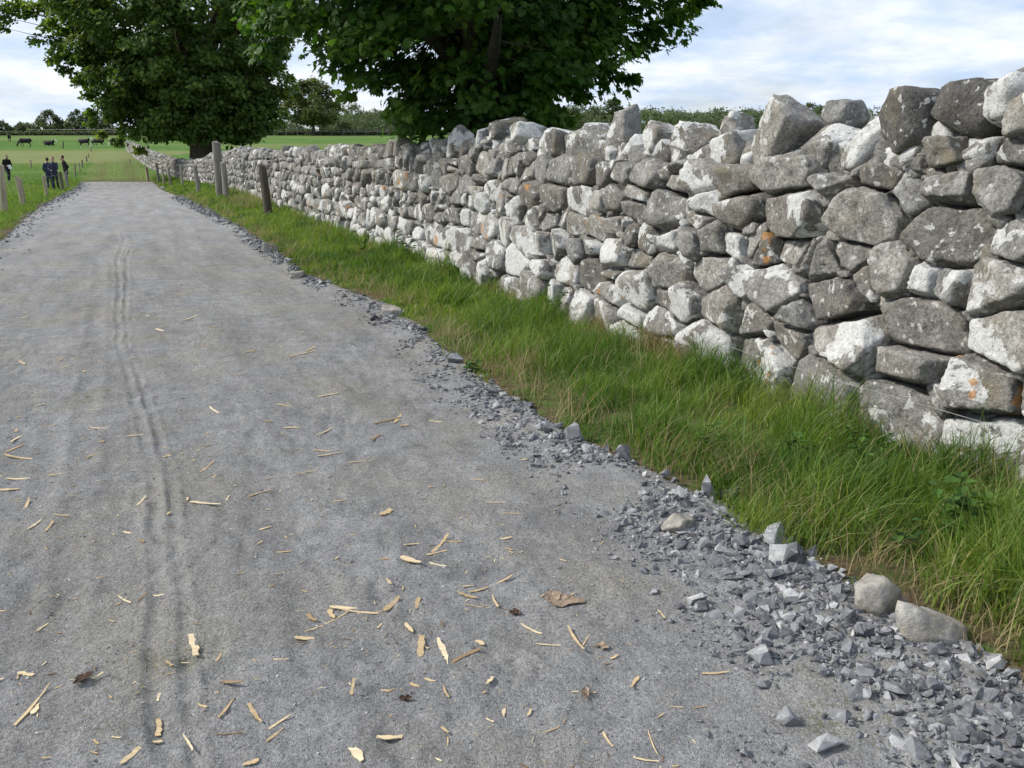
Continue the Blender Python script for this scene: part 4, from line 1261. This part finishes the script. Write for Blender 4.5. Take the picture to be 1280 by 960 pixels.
def big_tree():
    D = 15.2
    bx = at_depth(604, 150, D)[0]
    bz = float(land_z(bx, D)) - .1
    root = empty('sycamore_tree', (bx, D, bz))
    tag(root, 'broad sycamore with low leafy boughs overhanging behind the middle of the wall', 'tree')
    tr = Acc()
    tp = trunk_mesh(tr, (0, 0, -.3), (.15, 0, 4.6), .66, .42, 1.35, .12)
    C, rd, nl, rn = [], [], [], []
    def zlow(r, az):
        left = -math.cos(az)
        c = .085 if left < 0 else .115
        return 2.15 + c * r * r
    boughs = []
    for k in range(330):                                     # lower boughs, the part of the crown the lane sees
        az = U(0, 2 * np.pi)
        rmax = 4.5 + .55 * math.sin(az * 3 + .8) + .35 * math.sin(az * 7)
        if math.cos(az) > .2: rmax -= .75
        if math.sin(az) < -.2: rmax -= .7
        r = rmax * math.sqrt(U(.02, 1))
        lo = 2.3 + (.125 if math.cos(az) < 0 else .145) * r * r + .07 * max(0, r * math.sin(az)) + .25 * math.sin(az * 6 + r * 2.0) + U(0, .3)
        z = lo + abs(rng.normal(0, 1.25))
        C.append((r * math.cos(az), r * math.sin(az), z)); rd.append(U(.38, .68)); nl.append(int(U(60, 112))); rn.append(U(.12, .75))
    for k in range(210):                                    # upper crown
        v = rng.normal(size=3); v /= np.linalg.norm(v); v[2] = abs(v[2])
        q = U(.5, 1) ** .5
        C.append((v[0] * 5.0 * q, v[1] * 5.0 * q, 4.6 + v[2] * 6.6 * q)); rd.append(U(.7, 1.1)); nl.append(46); rn.append(U(.3, .9))
    for k in range(16):                                     # shoots round the trunk
        az = U(0, 6.28); r = U(.8, 1.2)
        C.append((r * math.cos(az), r * math.sin(az), U(1.6, 2.8))); rd.append(U(.25, .4)); nl.append(34); rn.append(U(.2, .6))
    for k in range(34):
        az = rng.choice([0, math.pi]) + rng.normal(0, .7); r = U(.8, 1.45)
        C.append((r * math.cos(az), r * math.sin(az), U(2.15, 3.2))); rd.append(U(.3, .5)); nl.append(52); rn.append(U(.15, .65))
    # hanging ends seen against the sky
    for px, py, dd, r_ in [(336, 60, 13.5, .34), (436, 118, 13.6, .20), (470, 104, 13.4, .30), (330, 30, 13.4, .36), (322, 8, 13.3, .4), (500, 138, 13.2, .3), (522, 150, 13.5, .28),
                           (706, 108, 14.4, .26), (724, 118, 14.5, .20), (752, 88, 14.2, .30), (790, 97, 14.2, .16), (772, 96, 14.2, .12), (786, 62, 14.0, .28), (812, 36, 14.0, .28), (842, 20, 13.8, .24), (862, 8, 13.8, .22), (878, -2, 13.8, .2), (740, 60, 13.4, .4), (690, 90, 13.2, .36), (660, 118, 13.4, .3)]:
        x, y, z = at_depth(px, py, dd + .8)
        C.append((x - bx, y - D, z - bz)); rd.append(r_); nl.append(int(26 + 150 * r_)); rn.append(U(.25, .8))
    C = np.array(C); rd = np.array(rd); nl = np.array(nl); rn = np.array(rn)
    lower = C[:, 2] < 5.2
    cr = Acc()
    for sel, sz in ((lower, .135), (~lower, .26)):
        P, k = sprays(C[sel], rd[sel], nl[sel], .5)
        od = P - np.array([0, 0, 3.6]); od[:, 2] *= .35
        od /= np.linalg.norm(od, axis=1)[:, None] + 1e-6
        rr = np.clip(rn[sel][k] + rng.normal(0, .16, len(k)), 0, 1)
        V, F, a = leaves(P, od, sz, (LEAF5, LEAF5F) if sz < .2 else (LEAF4, LEAF4F), rr)
        cr.add(V, F, rnd=a)
    # limbs: twelve main ones, each spray hangs on a twig from the nearest limb
    mains = []
    for k in range(13):
        az = k / 13 * 6.283 + U(-.2, .2); r = U(2.6, 3.6); zz_ = U(3.4, 5.0)
        mains.append(limb(tr, (0.1 * math.cos(az), .1 * math.sin(az), U(2.3, 3.6)), (r * math.cos(az), r * math.sin(az), zz_), .17, .04, .10))
    for k in range(7):
        az = k / 7 * 6.283; r = U(1.5, 3)
        mains.append(limb(tr, (.1, 0, 4.3), (r * math.cos(az), r * math.sin(az), U(7, 9.5)), .2, .05, .1))
    M = np.vstack(mains)
    for c in C[rd > 0]:
        d = np.linalg.norm(M - c, axis=1)
        j = np.argmin(d + 10 * (np.linalg.norm(M[:, :2], axis=1) > np.linalg.norm(c[:2]) + .2))
        if d[j] < 2.0: limb(tr, M[j], c, .014, .003, .01, 5)
    tr.build('trunk', M_BARK, root, True)
    cr.build('crown', M_LEAF, root)
big_tree()

def left_tree():
    D = 60.0
    bx = at_depth(248, 190, D)[0]
    bz = float(land_z(bx, D)) - .1
    root = empty('lime_tree', (bx, D, bz))
    tag(root, 'massive dark dense tree at the left of the wall with foliage almost to the ground', 'tree')
    tr = Acc()
    trunk_mesh(tr, (0, 0, -.3), (.4, 0, 7.5), .85, .5, 1.4, .3)
    C, rd, nl, rn = [], [], [], []
    # crown radius by height, left side hangs out wide high up
    zs = [2.6, 3.3, 4.4, 5.5, 7.0, 8.5, 10.5, 13, 15.5, 17]
    rl = [2.0, 3.6, 5.2, 6.2, 7.0, 7.3, 8.3, 8.0, 5.5, 2.0]
    rr_ = [3.0, 4.2, 4.7, 5.2, 5.6, 5.4, 6.6, 6.6, 4.6, 1.6]
    for k in range(1150):
        z = U(2.8, 17) if k > 560 else U(2.8, 10.8)
        az = U(0, 2 * np.pi)
        c = math.cos(az)
        a_, b_ = np.interp(z, zs, rl), np.interp(z, zs, rr_)
        ex = a_ if c < 0 else b_
        ey = .5 * (a_ + b_)
        q = (U(.25, 1) ** .5) * (1 + .12 * math.sin(az * 5 + z * 1.3) + .08 * math.sin(az * 11 + z * 2.1))
        C.append((1.12 * ex * q * c, ey * q * math.sin(az) * .85, z * 1.13 - .2 + .35 * math.sin(az * 4 + z))); rd.append(U(.55, 1.05)); nl.append(int(U(56, 96))); rn.append(U(.1, .7) + .22 * max(0, -c) * (z > 6) * U(0, 1))  # sunlit highlight painted in: lighter leaf tone on the upper left side
    for k in range(70):
        az = U(0, 6.283); q = U(2.2, 4.6)
        C.append((q * math.cos(az), q * math.sin(az) * .8, U(2.5, 3.6) + .12 * q)); rd.append(U(.5, .8)); nl.append(70); rn.append(U(.1, .6))
    for px, py, r_ in [(4, 6, .9), (6, 22, .7), (3, 34, .5), (24, 2, .8), (42, 8, .9), (60, 4, .8), (66, 26, .6), (74, 52, .6), (66, 74, .45), (84, 86, .6), (100, 100, .5), (112, 118, .5), (114, 138, .5), (116, 152, .5), (356, 118, .5), (352, 140, .4), (344, 152, .5), (358, 96, .6), (150, 176, .6), (176, 186, .5), (128, 166, .5), (35, 16, .6), (15, 12, .5)]:
        x, y, z = at_depth(px, py, D - U(0, 2))
        C.append((x - bx, y - D, z - bz)); rd.append(r_); nl.append(int(150 * r_ + 20)); rn.append(U(.4, .9))
    C = np.array(C); rd = np.array(rd); nl = np.array(nl); rn = np.array(rn)
    P, k = sprays(C, rd, nl, .55)
    od = P - np.array([0, 0, 7.0]); od[:, 2] *= .4
    od /= np.linalg.norm(od, axis=1)[:, None] + 1e-6
    V, F, a = leaves(P, od, .29, (LEAF4, LEAF4F), np.clip(rn[k] + rng.normal(0, .15, len(k)), 0, 1))
    for kk in range(9):
        az = kk / 9 * 6.283; r = U(2.5, 4.5)
        m_ = limb(tr, (.2 * math.cos(az), .2 * math.sin(az), U(2.0, 6)), (r * math.cos(az), r * math.sin(az), U(7, 14)), .32, .07, .1)
        for c in C[rng.choice(len(C), 16)]:
            if np.dot(c[:2], [math.cos(az), math.sin(az)]) > 1.5: limb(tr, m_[rng.integers(3, 7)], c, .05, .012, .05, 5)
    for c in C[-23:]:
        limb(tr, (c[0] * .6, c[1] * .6, max(3, c[2] * .9)), c, .035, .008, .03, 5)
    tr.build('trunk', M_BARK2, root, True)
    mk('crown', V, F, M_LEAF2, root, {'rnd': a})
left_tree()

def small_tree(name, label, x, y, h, wd, mat_, bark, ls, nsp, group=None, low=.2, trunk=True, shape=(.5, .8), zoff=0, nper=46):
    z0 = float(land_z(x, y)) + zoff
    root = empty(name, (x, y, z0)); tag(root, label, 'tree', group)
    tr = Acc()
    trunk_mesh(tr, (0, 0, -.3), (U(-.03, .03) * h, 0, h * .62), h * .028 + .04, h * .012 + .01, 1.5, .02 * h, 9, 8)
    C = []
    for k in range(nsp):
        z = U(low, 1); az = U(0, 6.283)
        tt = (z - low) / (1 - low)
        prof = np.interp(tt, [0, .2, .5, .8, 1], [.62, .9, 1.0, .72, .22])
        q = U(.2, 1) ** .5 * (1 + .22 * math.sin(az * 3 + z * 9 + x) + .1 * math.sin(az * 8 + z * 17))
        C.append((prof * wd / 2 * q * math.cos(az), prof * wd / 2 * q * math.sin(az), z * h * (1 + .04 * math.sin(az * 5))))
    C = np.array(C)
    rd = U(.08, .15, nsp) * wd
    P, k = sprays(C, rd, np.full(nsp, nper), .7)
    od = P - np.array([0, 0, h * .5]); od /= np.linalg.norm(od, axis=1)[:, None] + 1e-6
    rn = U(.1, .85, nsp)
    V, F, a = leaves(P, od, ls, (LEAF4, LEAF4F), np.clip(rn[k] + rng.normal(0, .18, len(k)), 0, 1))
    for c in C[rng.choice(nsp, min(10, nsp), False)]:
        limb(tr, (0, 0, h * U(.2, .5)), c, h * .010 + .01, h * .003, .06, 5)
    tr.build('trunk', bark, root, True)
    mk('crown', V, F, mat_, root, {'rnd': a})
def xz(px, D): return at_depth(px, 190, D)[0]
small_tree('oak_tree', 'lone round oak standing at the far edge of the right field', xz(393, 252), 252, 14.2, 15.5, M_OAK, M_BARK2, .75, 130, low=.26, nper=80)
FT = 'trees along the left horizon'
for px, D, h, wd, lab in [(7, 300, 5.2, 7, 'small pale bush tree at the far left end of the horizon'), (33, 305, 4.6, 8, 'low ragged tree left of the widest horizon tree'), (68, 300, 8.2, 9, 'widest rounded tree on the left horizon'),
                          (54, 302, 5.0, 7, 'low tree merging with the widest horizon tree'), (101, 298, 8.2, 7, 'rounded tree right of the widest horizon tree'), (118, 300, 8.0, 11, 'dark tree on the horizon beside the left tree'), (140, 300, 8.5, 12, 'horizon tree half hidden behind the left tree'), (88, 310, 3.2, 5, 'smallest tree in the gap on the left horizon')]:
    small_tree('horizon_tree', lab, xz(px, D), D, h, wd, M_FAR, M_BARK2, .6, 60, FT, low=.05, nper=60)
for px, D, h, wd, lab in [(362, 300, 5, 12, 'round bush tree behind the lone oak on its left'), (418, 300, 6.5, 14, 'bushy tree behind the lone oak on its right'), (440, 330, 11, 16, 'pale tree right of the lone oak below the boughs'), (470, 320, 9, 15, 'broad tree at the far field edge under the sycamore boughs'),
                          (500, 310, 9, 14, 'dark tree at the far field edge beside the sycamore trunk'), (345, 305, 4.5, 12, 'low tree beside the left tree at the far field edge')]:
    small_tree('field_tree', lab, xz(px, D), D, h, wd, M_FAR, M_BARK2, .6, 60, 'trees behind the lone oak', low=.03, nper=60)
k = 0
for px, D, h, wd, lab in [(690, 240, 6.5, 13, 'bright bushy tree just right of the sycamore above the wall'), (712, 260, 7.5, 13, 'pale tree behind the pointed coping stone'), (745, 280, 8, 13, 'mid green tree between two pale coping stones'), (764, 230, 8.6, 8, 'dark rounded tree standing out before the wooded ridge'),
                          (722, 300, 9, 14, 'taller pale tree further back behind the pointed coping stone'), (1024, 330, 10, 13, 'dark tree at the right end of the wooded ridge'), (1008, 320, 10.5, 13, 'tree just right of the big leaning coping stone'), (1042, 330, 8.5, 12, 'last small tree before the dark coping boulders')]:
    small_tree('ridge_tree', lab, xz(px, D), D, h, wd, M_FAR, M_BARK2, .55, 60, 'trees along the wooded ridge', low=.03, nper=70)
def woodland():
    a = Acc()
    nC = 2600
    X, Y = [], []
    while len(X) < nC:
        px = U(640, 1330) if U(0, 1) < .8 else U(410, 520); D = U(290, 440)
        x = xz(px, D)
        X.append(x); Y.append(D)
    X, Y = np.array(X), np.array(Y)
    Z = land_z(X, Y)
    C = np.stack([X, Y, Z + U(0, 1, nC) * (6.5 + 3.2 * fbm(X / 9, Y / 16, seed=150, oct=3)) + .5], -1)
    P, k = sprays(C, U(1.4, 3.2, nC), np.full(nC, 62), .8)
    od = rng.normal(0, .4, P.shape); od[:, 2] += .6; od[:, 1] -= .4
    od /= np.linalg.norm(od, axis=1)[:, None]
    rn = np.clip(.35 + .35 * fbm(X / 14, Y / 20, seed=151, oct=2) + U(-.2, .2, nC), 0, 1)
    V, F, at = leaves(P, od, .8, (LEAF4, LEAF4F), np.clip(rn[k] + rng.normal(0, .12, len(k)), 0, 1))
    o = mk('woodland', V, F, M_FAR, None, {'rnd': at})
    tag(o, 'far wooded ridge behind the wall', 'woodland', kind='stuff')
woodland()
def hedge(px0, px1, D0, D1, h, wd, label):
    n = int(abs(px1 - px0) * 26)
    q = U(0, 1, n)
    D = D0 + (D1 - D0) * q
    X = (px0 + (px1 - px0) * q - 640) / 1108. * D
    Y = D + rng.normal(0, wd / 3, n)
    Z = land_z(X, Y) + h * U(0, 1, n) ** .8 * (1 + .25 * fbm(X / 6, Y * 0, seed=155, oct=2))
    P = np.stack([X, Y, Z], -1)
    od = rng.normal(0, .5, P.shape); od[:, 1] -= .5; od /= np.linalg.norm(od, axis=1)[:, None]
    V, F, a = leaves(P, od, .55, (LEAF4, LEAF4F), U(0, 1, n))
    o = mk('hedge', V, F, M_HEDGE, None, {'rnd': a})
    tag(o, label, 'hedge')
hedge(-60, 160, 262, 262, 1.15, 1.6, 'long low dark hedge across the top of the cow field')
hedge(330, 560, 256, 256, 1.3, 1.6, 'dark hedge along the top of the right field below the oak')
hedge(620, 760, 215, 215, 1.8, 1.6, 'hedge glimpsed over the wall right of the sycamore')
# rail fence behind the hedges
def rail_fence(px0, px1, D, label):
    r = empty('rail_fence', (xz((px0 + px1) / 2, D), D, 0)); tag(r, label, 'fence')
    r0 = np.array(r.location)
    xs = np.arange(xz(px0, D), xz(px1, D), 3.2)
    zs_ = land_z(xs, np.full(len(xs), D))
    for x, z in zip(xs, zs_):
        V, F = tube(np.array([[x, D, z - .2], [x, D, z + 1.0], [x, D, z + 1.9]]) - r0, .09, 6)
        mk('post', V, F, M_POSTG, r)
    for hh in (1.0, 1.7):
        V, F = tube(np.stack([xs, np.full(len(xs), D - .1), zs_ + hh], -1) - r0, .07, 4)
        mk('rail', V, F, M_POSTG, r)
rail_fence(40, 165, 270, 'grey rail fence behind the hedge on the left horizon')
rail_fence(345, 500, 251, 'grey rail fence at the top of the right field')

# ------------------------------------------------------------------ people and cattle (tapered limbs fused into one skin)
def blob(name, caps, voxel, mat_, parent, slots=None, smooth_it=6):
    a = Acc()
    D2, F2_ = ico(2)
    for p0, p1, r0, r1 in caps:
        p0, p1 = np.array(p0, float), np.array(p1, float)
        d = np.linalg.norm(p1 - p0)
        st = max(2, int(d / (min(np.max(r0), np.max(r1)) * .5)) + 1) if d > 1e-6 else 1
        for q in np.linspace(0, 1, st):
            r = np.asarray(r0) * (1 - q) + np.asarray(r1) * q
            a.add(D2 * r + p0 * (1 - q) + p1 * q, F2_)
    o = a.build(name, None)
    m = o.modifiers.new('fuse', 'REMESH'); m.mode = 'VOXEL'; m.voxel_size = voxel
    s = o.modifiers.new('smooth', 'SMOOTH'); s.iterations = smooth_it; s.factor = .5
    dg = bpy.context.evaluated_depsgraph_get()
    me = bpy.data.meshes.new_from_object(o.evaluated_get(dg))
    old = o.data
    o.modifiers.clear(); o.data = me
    bpy.data.meshes.remove(old)
    for mm in (mat_ if isinstance(mat_, list) else [mat_]): me.materials.append(mm)
    if slots:
        n = len(me.polygons)
        c = np.empty(n * 3, np.float32); me.polygons.foreach_get('center', c)
        me.polygons.foreach_set('material_index', slots(c.reshape(-1, 3)).astype(np.int32))
    me.polygons.foreach_set('use_smooth', np.ones(len(me.polygons), bool))
    o.parent = parent
    return o
M_SKIN = mat_plain('skin', (.42, .26, .19), .6, .1)
M_NAVY = mat_plain('navy cloth', (.028, .036, .068), .9, .3)
M_BLACK = mat_plain('black cloth', (.016, .016, .018), .9, .3)
M_GREYT = mat_plain('grey trouser cloth', (.22, .215, .20), .9, .15)
M_DTROU = mat_plain('dark trouser cloth', (.03, .034, .046), .9, .3)
M_HAIR = mat_plain('dark brown hair', (.03, .022, .016), .7, .3, 60)
M_SHOE = mat_plain('dark shoe leather', (.02, .018, .016), .5, .2)
M_PAPER = mat_plain('white paper', (.78, .78, .76), .8, .05)
M_EYE = mat_plain('dark eye', (.02, .015, .012), .3, .1)
def person(px, py, D, yaw, label, jacket, trousers, legs, arms, lean=0.0, turn=0.0, hgt=1.76, coat=.78, head_down=.0):
    """legs: two of (knee, ankle); arms: two of (elbow, wrist); forward is +x, left is +y, z up from the ground"""
    x, _, _ = at_depth(px, py, D)
    z0 = float(land_z(x, D))
    r = empty('person', (x, D, z0), yaw)
    s = hgt / 1.76
    r.scale = (s, s, s)
    tag(r, label, 'person', 'people standing by the fence')
    hip = [(0, -.09, .92), (0, .09, .92)]
    L_ = lambda z: lean * (z - .92)
    ch = np.array((L_(1.36), 0, 1.36)); nk = np.array((L_(1.50) + .01, 0, 1.50)); hd = np.array((L_(1.63) + .04 + head_down * .05, 0, 1.635 - head_down * .03))
    sh = [np.array((L_(1.42), -.19, 1.42)), np.array((L_(1.42), .19, 1.42))]
    body = [((0, 0, .95), ch, (.10, .15, .11), (.11, .165, .12)), (ch, nk, .06, .055), (nk, hd, .052, .055), (hd + [0, 0, .03], hd + [.0, 0, .035], (.092, .075, .105), (.092, .075, .105)), (hd + [.03, 0, -.05], hd + [.05, 0, -.06], (.055, .052, .055), (.045, .045, .05))]
    c, s_ = math.cos(turn), math.sin(turn)
    fw = np.array((c, s_, 0)); lf = np.array((-s_, c, 0))
    body += [(hd + fw * .095 + [0, 0, .02], hd + fw * .115 + [0, 0, -.012], .012, .016)]                     # nose
    for q in (-1, 1): body += [(hd + lf * q * .078 + [0, 0, .02], hd + lf * q * .084 + [0, 0, -.015], (.016, .01, .026), (.014, .009, .018))]   # ears
    jk = [((0, 0, .98), ch + [0, 0, .02], (.125, .175, .12), (.128, .195, .10)), (ch + [0, 0, .03], nk - [0, 0, .03], (.10, .12, .06), .075), ((0, 0, coat), (0, 0, 1.0), (.135, .185, .05), (.125, .175, .1))]
    tr_ = [((0, -.05, .95), (0, .05, .95), (.115, .12, .09), (.115, .12, .09))]
    sh_ = []
    for q, (kn, an) in enumerate(legs):
        h_, kn, an = np.array(hip[q]), np.array(kn), np.array(an)
        body += [(h_, kn, .075, .05), (kn, an, .05, .036), (an, an + [.13, 0, -.05], .036, .028)]
        tr_ += [(h_, kn, .095, .068), (kn, an + [0, 0, .02], .068, .058)]
        sh_ += [(an + [-.02, 0, -.04], an + [.06, 0, -.05], (.05, .043, .05), (.05, .045, .035)), (an + [.06, 0, -.05], an + [.16, 0, -.062], (.05, .045, .035), (.04, .04, .026))]
    for q, (el, wr) in enumerate(arms):
        el, wr = np.array(el), np.array(wr)
        body += [(sh[q], el, .05, .042), (el, wr, .04, .028)]
        jk += [(sh[q] * [1, .93, 1], el, .066, .054), (el, wr, .054, .042)]
        d = (wr - el) / np.linalg.norm(wr - el)
        sd_ = np.cross(d, [0, 0, 1.0]); sd_ /= np.linalg.norm(sd_) + 1e-6
        palm = wr + d * .07
        body += [(wr, palm, (.026, .026, .026), (.03, .03, .03))]
        cu = np.cross(sd_, d) * (-1 if q else 1)
        for f in range(4):
            b0 = palm + sd_ * (f - 1.5) * .019; l_ = (.030, .036, .034, .027)[f]
            b1 = b0 + d * l_ + cu * .008
            body += [(b0, b1, .0095, .009), (b1, b1 + d * l_ * .7 + cu * .022, .009, .0075)]
        tb = wr + d * .025 + sd_ * .026 * (1 if q else -1)
        body += [(tb, tb + d * .03 + sd_ * .02 * (1 if q else -1), .0115, .010), (tb + d * .03 + sd_ * .02 * (1 if q else -1), tb + d * .055 + sd_ * .022 * (1 if q else -1), .010, .008)]
    blob('body', body, .011, M_SKIN, r, smooth_it=3)
    blob('jacket', jk, .02, jacket, r)
    blob('trousers', tr_, .02, trousers, r)
    for q in range(2): blob('shoe', sh_[2*q:2*q+2], .012, M_SHOE, r)
    hb = hd + [0, 0, .03]
    blob('hair', [(hb - fw * .022 + [0, 0, .028], hb - fw * .03 + [0, 0, .034], (.092, .082, .092), (.085, .08, .09)), (hb - fw * .06 + [0, 0, -.02], hb - fw * .062 + [0, 0, -.05], (.045, .066, .05), (.035, .055, .04))], .012, M_HAIR, r)
    for q in (-1, 1):
        blob('eye', [(hd + fw * .088 + lf * q * .031 + [0, 0, .035], hd + fw * .088 + lf * q * .031 + [0, 0, .035], .011, .011)], .004, M_EYE, r, smooth_it=1)
    blob('mouth', [(hd + fw * .088 - lf * .02 + [0, 0, -.058], hd + fw * .088 + lf * .02 + [0, 0, -.058], .008, .008)], .004, M_EYE, r, smooth_it=1)
    return r
stand = [((.02, -.10, .50), (0, -.11, .085)), ((.02, .10, .50), (-.02, .12, .085))]
down = [((-.04, -.23, 1.14), (.06, -.22, .90)), ((-.04, .23, 1.14), (.06, .22, .90))]
p1 = person(9.5, 215, 58, R(-35), 'person in black jacket stepping forward with white paper in hand at the far left', M_BLACK, M_DTROU,
       [((.26, -.10, .56), (.16, -.10, .16)), ((-.04, .10, .50), (-.20, .12, .085))], [((.02, -.26, 1.13), (.28, -.16, 1.05)), ((.05, .26, 1.14), (.28, .14, 1.06))], .12, hgt=1.82, head_down=1)
px_, py_ = p1.location.x, p1.location.y
V = np.array([[-.15, -.10, 0], [.15, -.10, .02], [.15, .10, .02], [-.15, .10, 0]])
sheet = mk('paper_sheet', np.vstack([V, V - [0, 0, .004]]), np.array([[0,1,2,3],[7,6,5,4],[0,4,5,1],[1,5,6,2],[2,6,7,3],[3,7,4,0]]), M_PAPER)
sheet.location = (px_ + .38 * math.cos(R(-35)), py_ + .38 * math.sin(R(-35)), float(p1.location.z) + 1.04); sheet.rotation_euler = (R(8), R(62), R(-35))
tag(sheet, 'white paper held by the person in black jacket', 'paper')
person(61.5, 220, 48.6, R(118), 'person in long navy coat with back half turned beside a taller companion', M_NAVY, M_NAVY, stand, [((.0, -.26, 1.14), (.16, -.16, 1.0)), ((.0, .26, 1.14), (.14, .18, .98))], .03, hgt=1.70, coat=.66)
person(68.5, 220, 47.8, R(-88), 'person in dark navy jacket facing the camera with a hand raised to the chin', M_NAVY, M_DTROU, stand, [((.06, -.27, 1.15), (.24, -.06, 1.06)), ((.10, .24, 1.16), (.17, .07, 1.46))], .0, hgt=1.76)
person(83, 220, 51.5, R(196), 'person in black jacket and light grey trousers standing at the path edge', M_BLACK, M_GREYT, stand, [((-.10, -.24, 1.14), (.06, -.22, .92)), ((-.10, .24, 1.14), (.06, .22, .92))], .10, hgt=1.84)

M_COWB = mat_plain('black cow hide', (.014, .012, .012), .7, .3)
M_COWW = mat_plain('white cow hair', (.70, .68, .63), .8, .1)
def cow(px, D, yaw, label, pose, blaze=True):
    x = xz(px, D)
    z0 = float(land_z(x, D))
    r = empty('cow', (x, D, z0), yaw); tag(r, label, 'cow', 'black cattle in the far field')
    dz = 0 if pose != 'lie' else -.55
    up = lambda a: np.array(a) + [0, 0, dz]
    caps = [(up((-.72, 0, 1.06)), up((-.1, 0, 1.0)), (.30, .27, .33), (.36, .33, .38)), (up((-.1, 0, 1.0)), up((.55, 0, 1.05)), (.36, .33, .38), (.28, .24, .36)), (up((-.9, 0, 1.12)), up((-.72, 0, 1.1)), (.12, .2, .2), (.2, .25, .28))]
    if pose == 'graze':
        hp = [up((.6, 0, 1.12)), up((1.02, 0, .72)), up((1.22, 0, .36)), up((1.30, 0, .12))]
    else:
        hp = [up((.6, 0, 1.15)), up((.98, 0, 1.42)), up((1.2, 0, 1.42)), up((1.46, 0, 1.25))]
    caps += [(hp[0], hp[1], (.2, .16, .25), (.15, .12, .17)), (hp[1], hp[2], .13, .12), (hp[2], hp[3], (.12, .11, .12), (.085, .08, .08))]
    for q in (-1, 1):
        caps += [(hp[1] + [.02, q * .1, .06], hp[1] + [-.02, q * .26, .04], (.05, .05, .05), (.03, .06, .04))]
    legs = []
    if pose != 'lie':
        for q in (-1, 1):
            o = .1 * q
            legs += [((.5, .16 * q, .9), (.50 + o, .16 * q, .52), .12, .075), ((.50 + o, .16 * q, .52), (.47 + o, .16 * q, .08), .06, .045), ((.47 + o, .16 * q, .08), (.50 + o, .16 * q, .05), .06, .055)]
            legs += [((-.68, .17 * q, .95), (-.56 - o, .17 * q, .64), .17, .10), ((-.56 - o, .17 * q, .64), (-.76 - o, .17 * q, .46), .08, .06), ((-.76 - o, .17 * q, .46), (-.72 - o, .17 * q, .08), .055, .045), ((-.72 - o, .17 * q, .08), (-.68 - o, .17 * q, .05), .06, .055)]
        caps += [((-.98, 0, 1.2), (-1.06, 0, .75), .035, .025), ((-1.06, 0, .75), (-1.06, 0, .45), .025, .045)]
    else:
        for q in (-1, 1):
            legs += [((.45, .22 * q, .3), (.75, .28 * q, .14), .11, .07), ((.75, .28 * q, .14), (.45, .34 * q, .07), .06, .05), ((-.6, .28 * q, .3), (-.2, .42 * q, .14), .15, .08), ((-.2, .42 * q, .14), (-.6, .46 * q, .07), .06, .05)]
    caps += legs
    h2, h3 = np.array(hp[1]), np.array(hp[3])
    def sl(c):
        q = ((c - h2) @ (h3 - h2)) / ((h3 - h2) @ (h3 - h2))
        face = (q > .12) & (np.linalg.norm(c - (h2 + np.clip(q, 0, 1)[:, None] * (h3 - h2)), axis=1) < .22)
        belly = (c[:, 2] < .72 + dz) & (np.abs(c[:, 0] - .1) < .45) & (c[:, 2] > .55 + dz) & (pose != 'lie')
        sock = (c[:, 2] < .3) & (pose != 'lie')
        return ((face if blaze else face & False) | belly & blaze | sock & blaze).astype(int)
    blob('body', caps, .04, [M_COWB, M_COWW], r, sl)
    return r
cow(107, 138, R(-12), 'black cow with white face standing nose to nose at the left', 'stand')
cow(124, 140, R(172), 'black cow grazing with head towards its white-faced neighbour', 'graze')
cow(147, 146, R(185), 'black cow half hidden by the left tree foliage', 'graze')
cow(33, 142, R(188), 'all black cow grazing alone on the left of the field', 'graze', False)
cow(63, 150, R(-5), 'black cow lying down with its white face raised', 'lie')
cow(14, 178, R(-62), 'dark cow seen end-on at the far left of the field', 'stand', False)
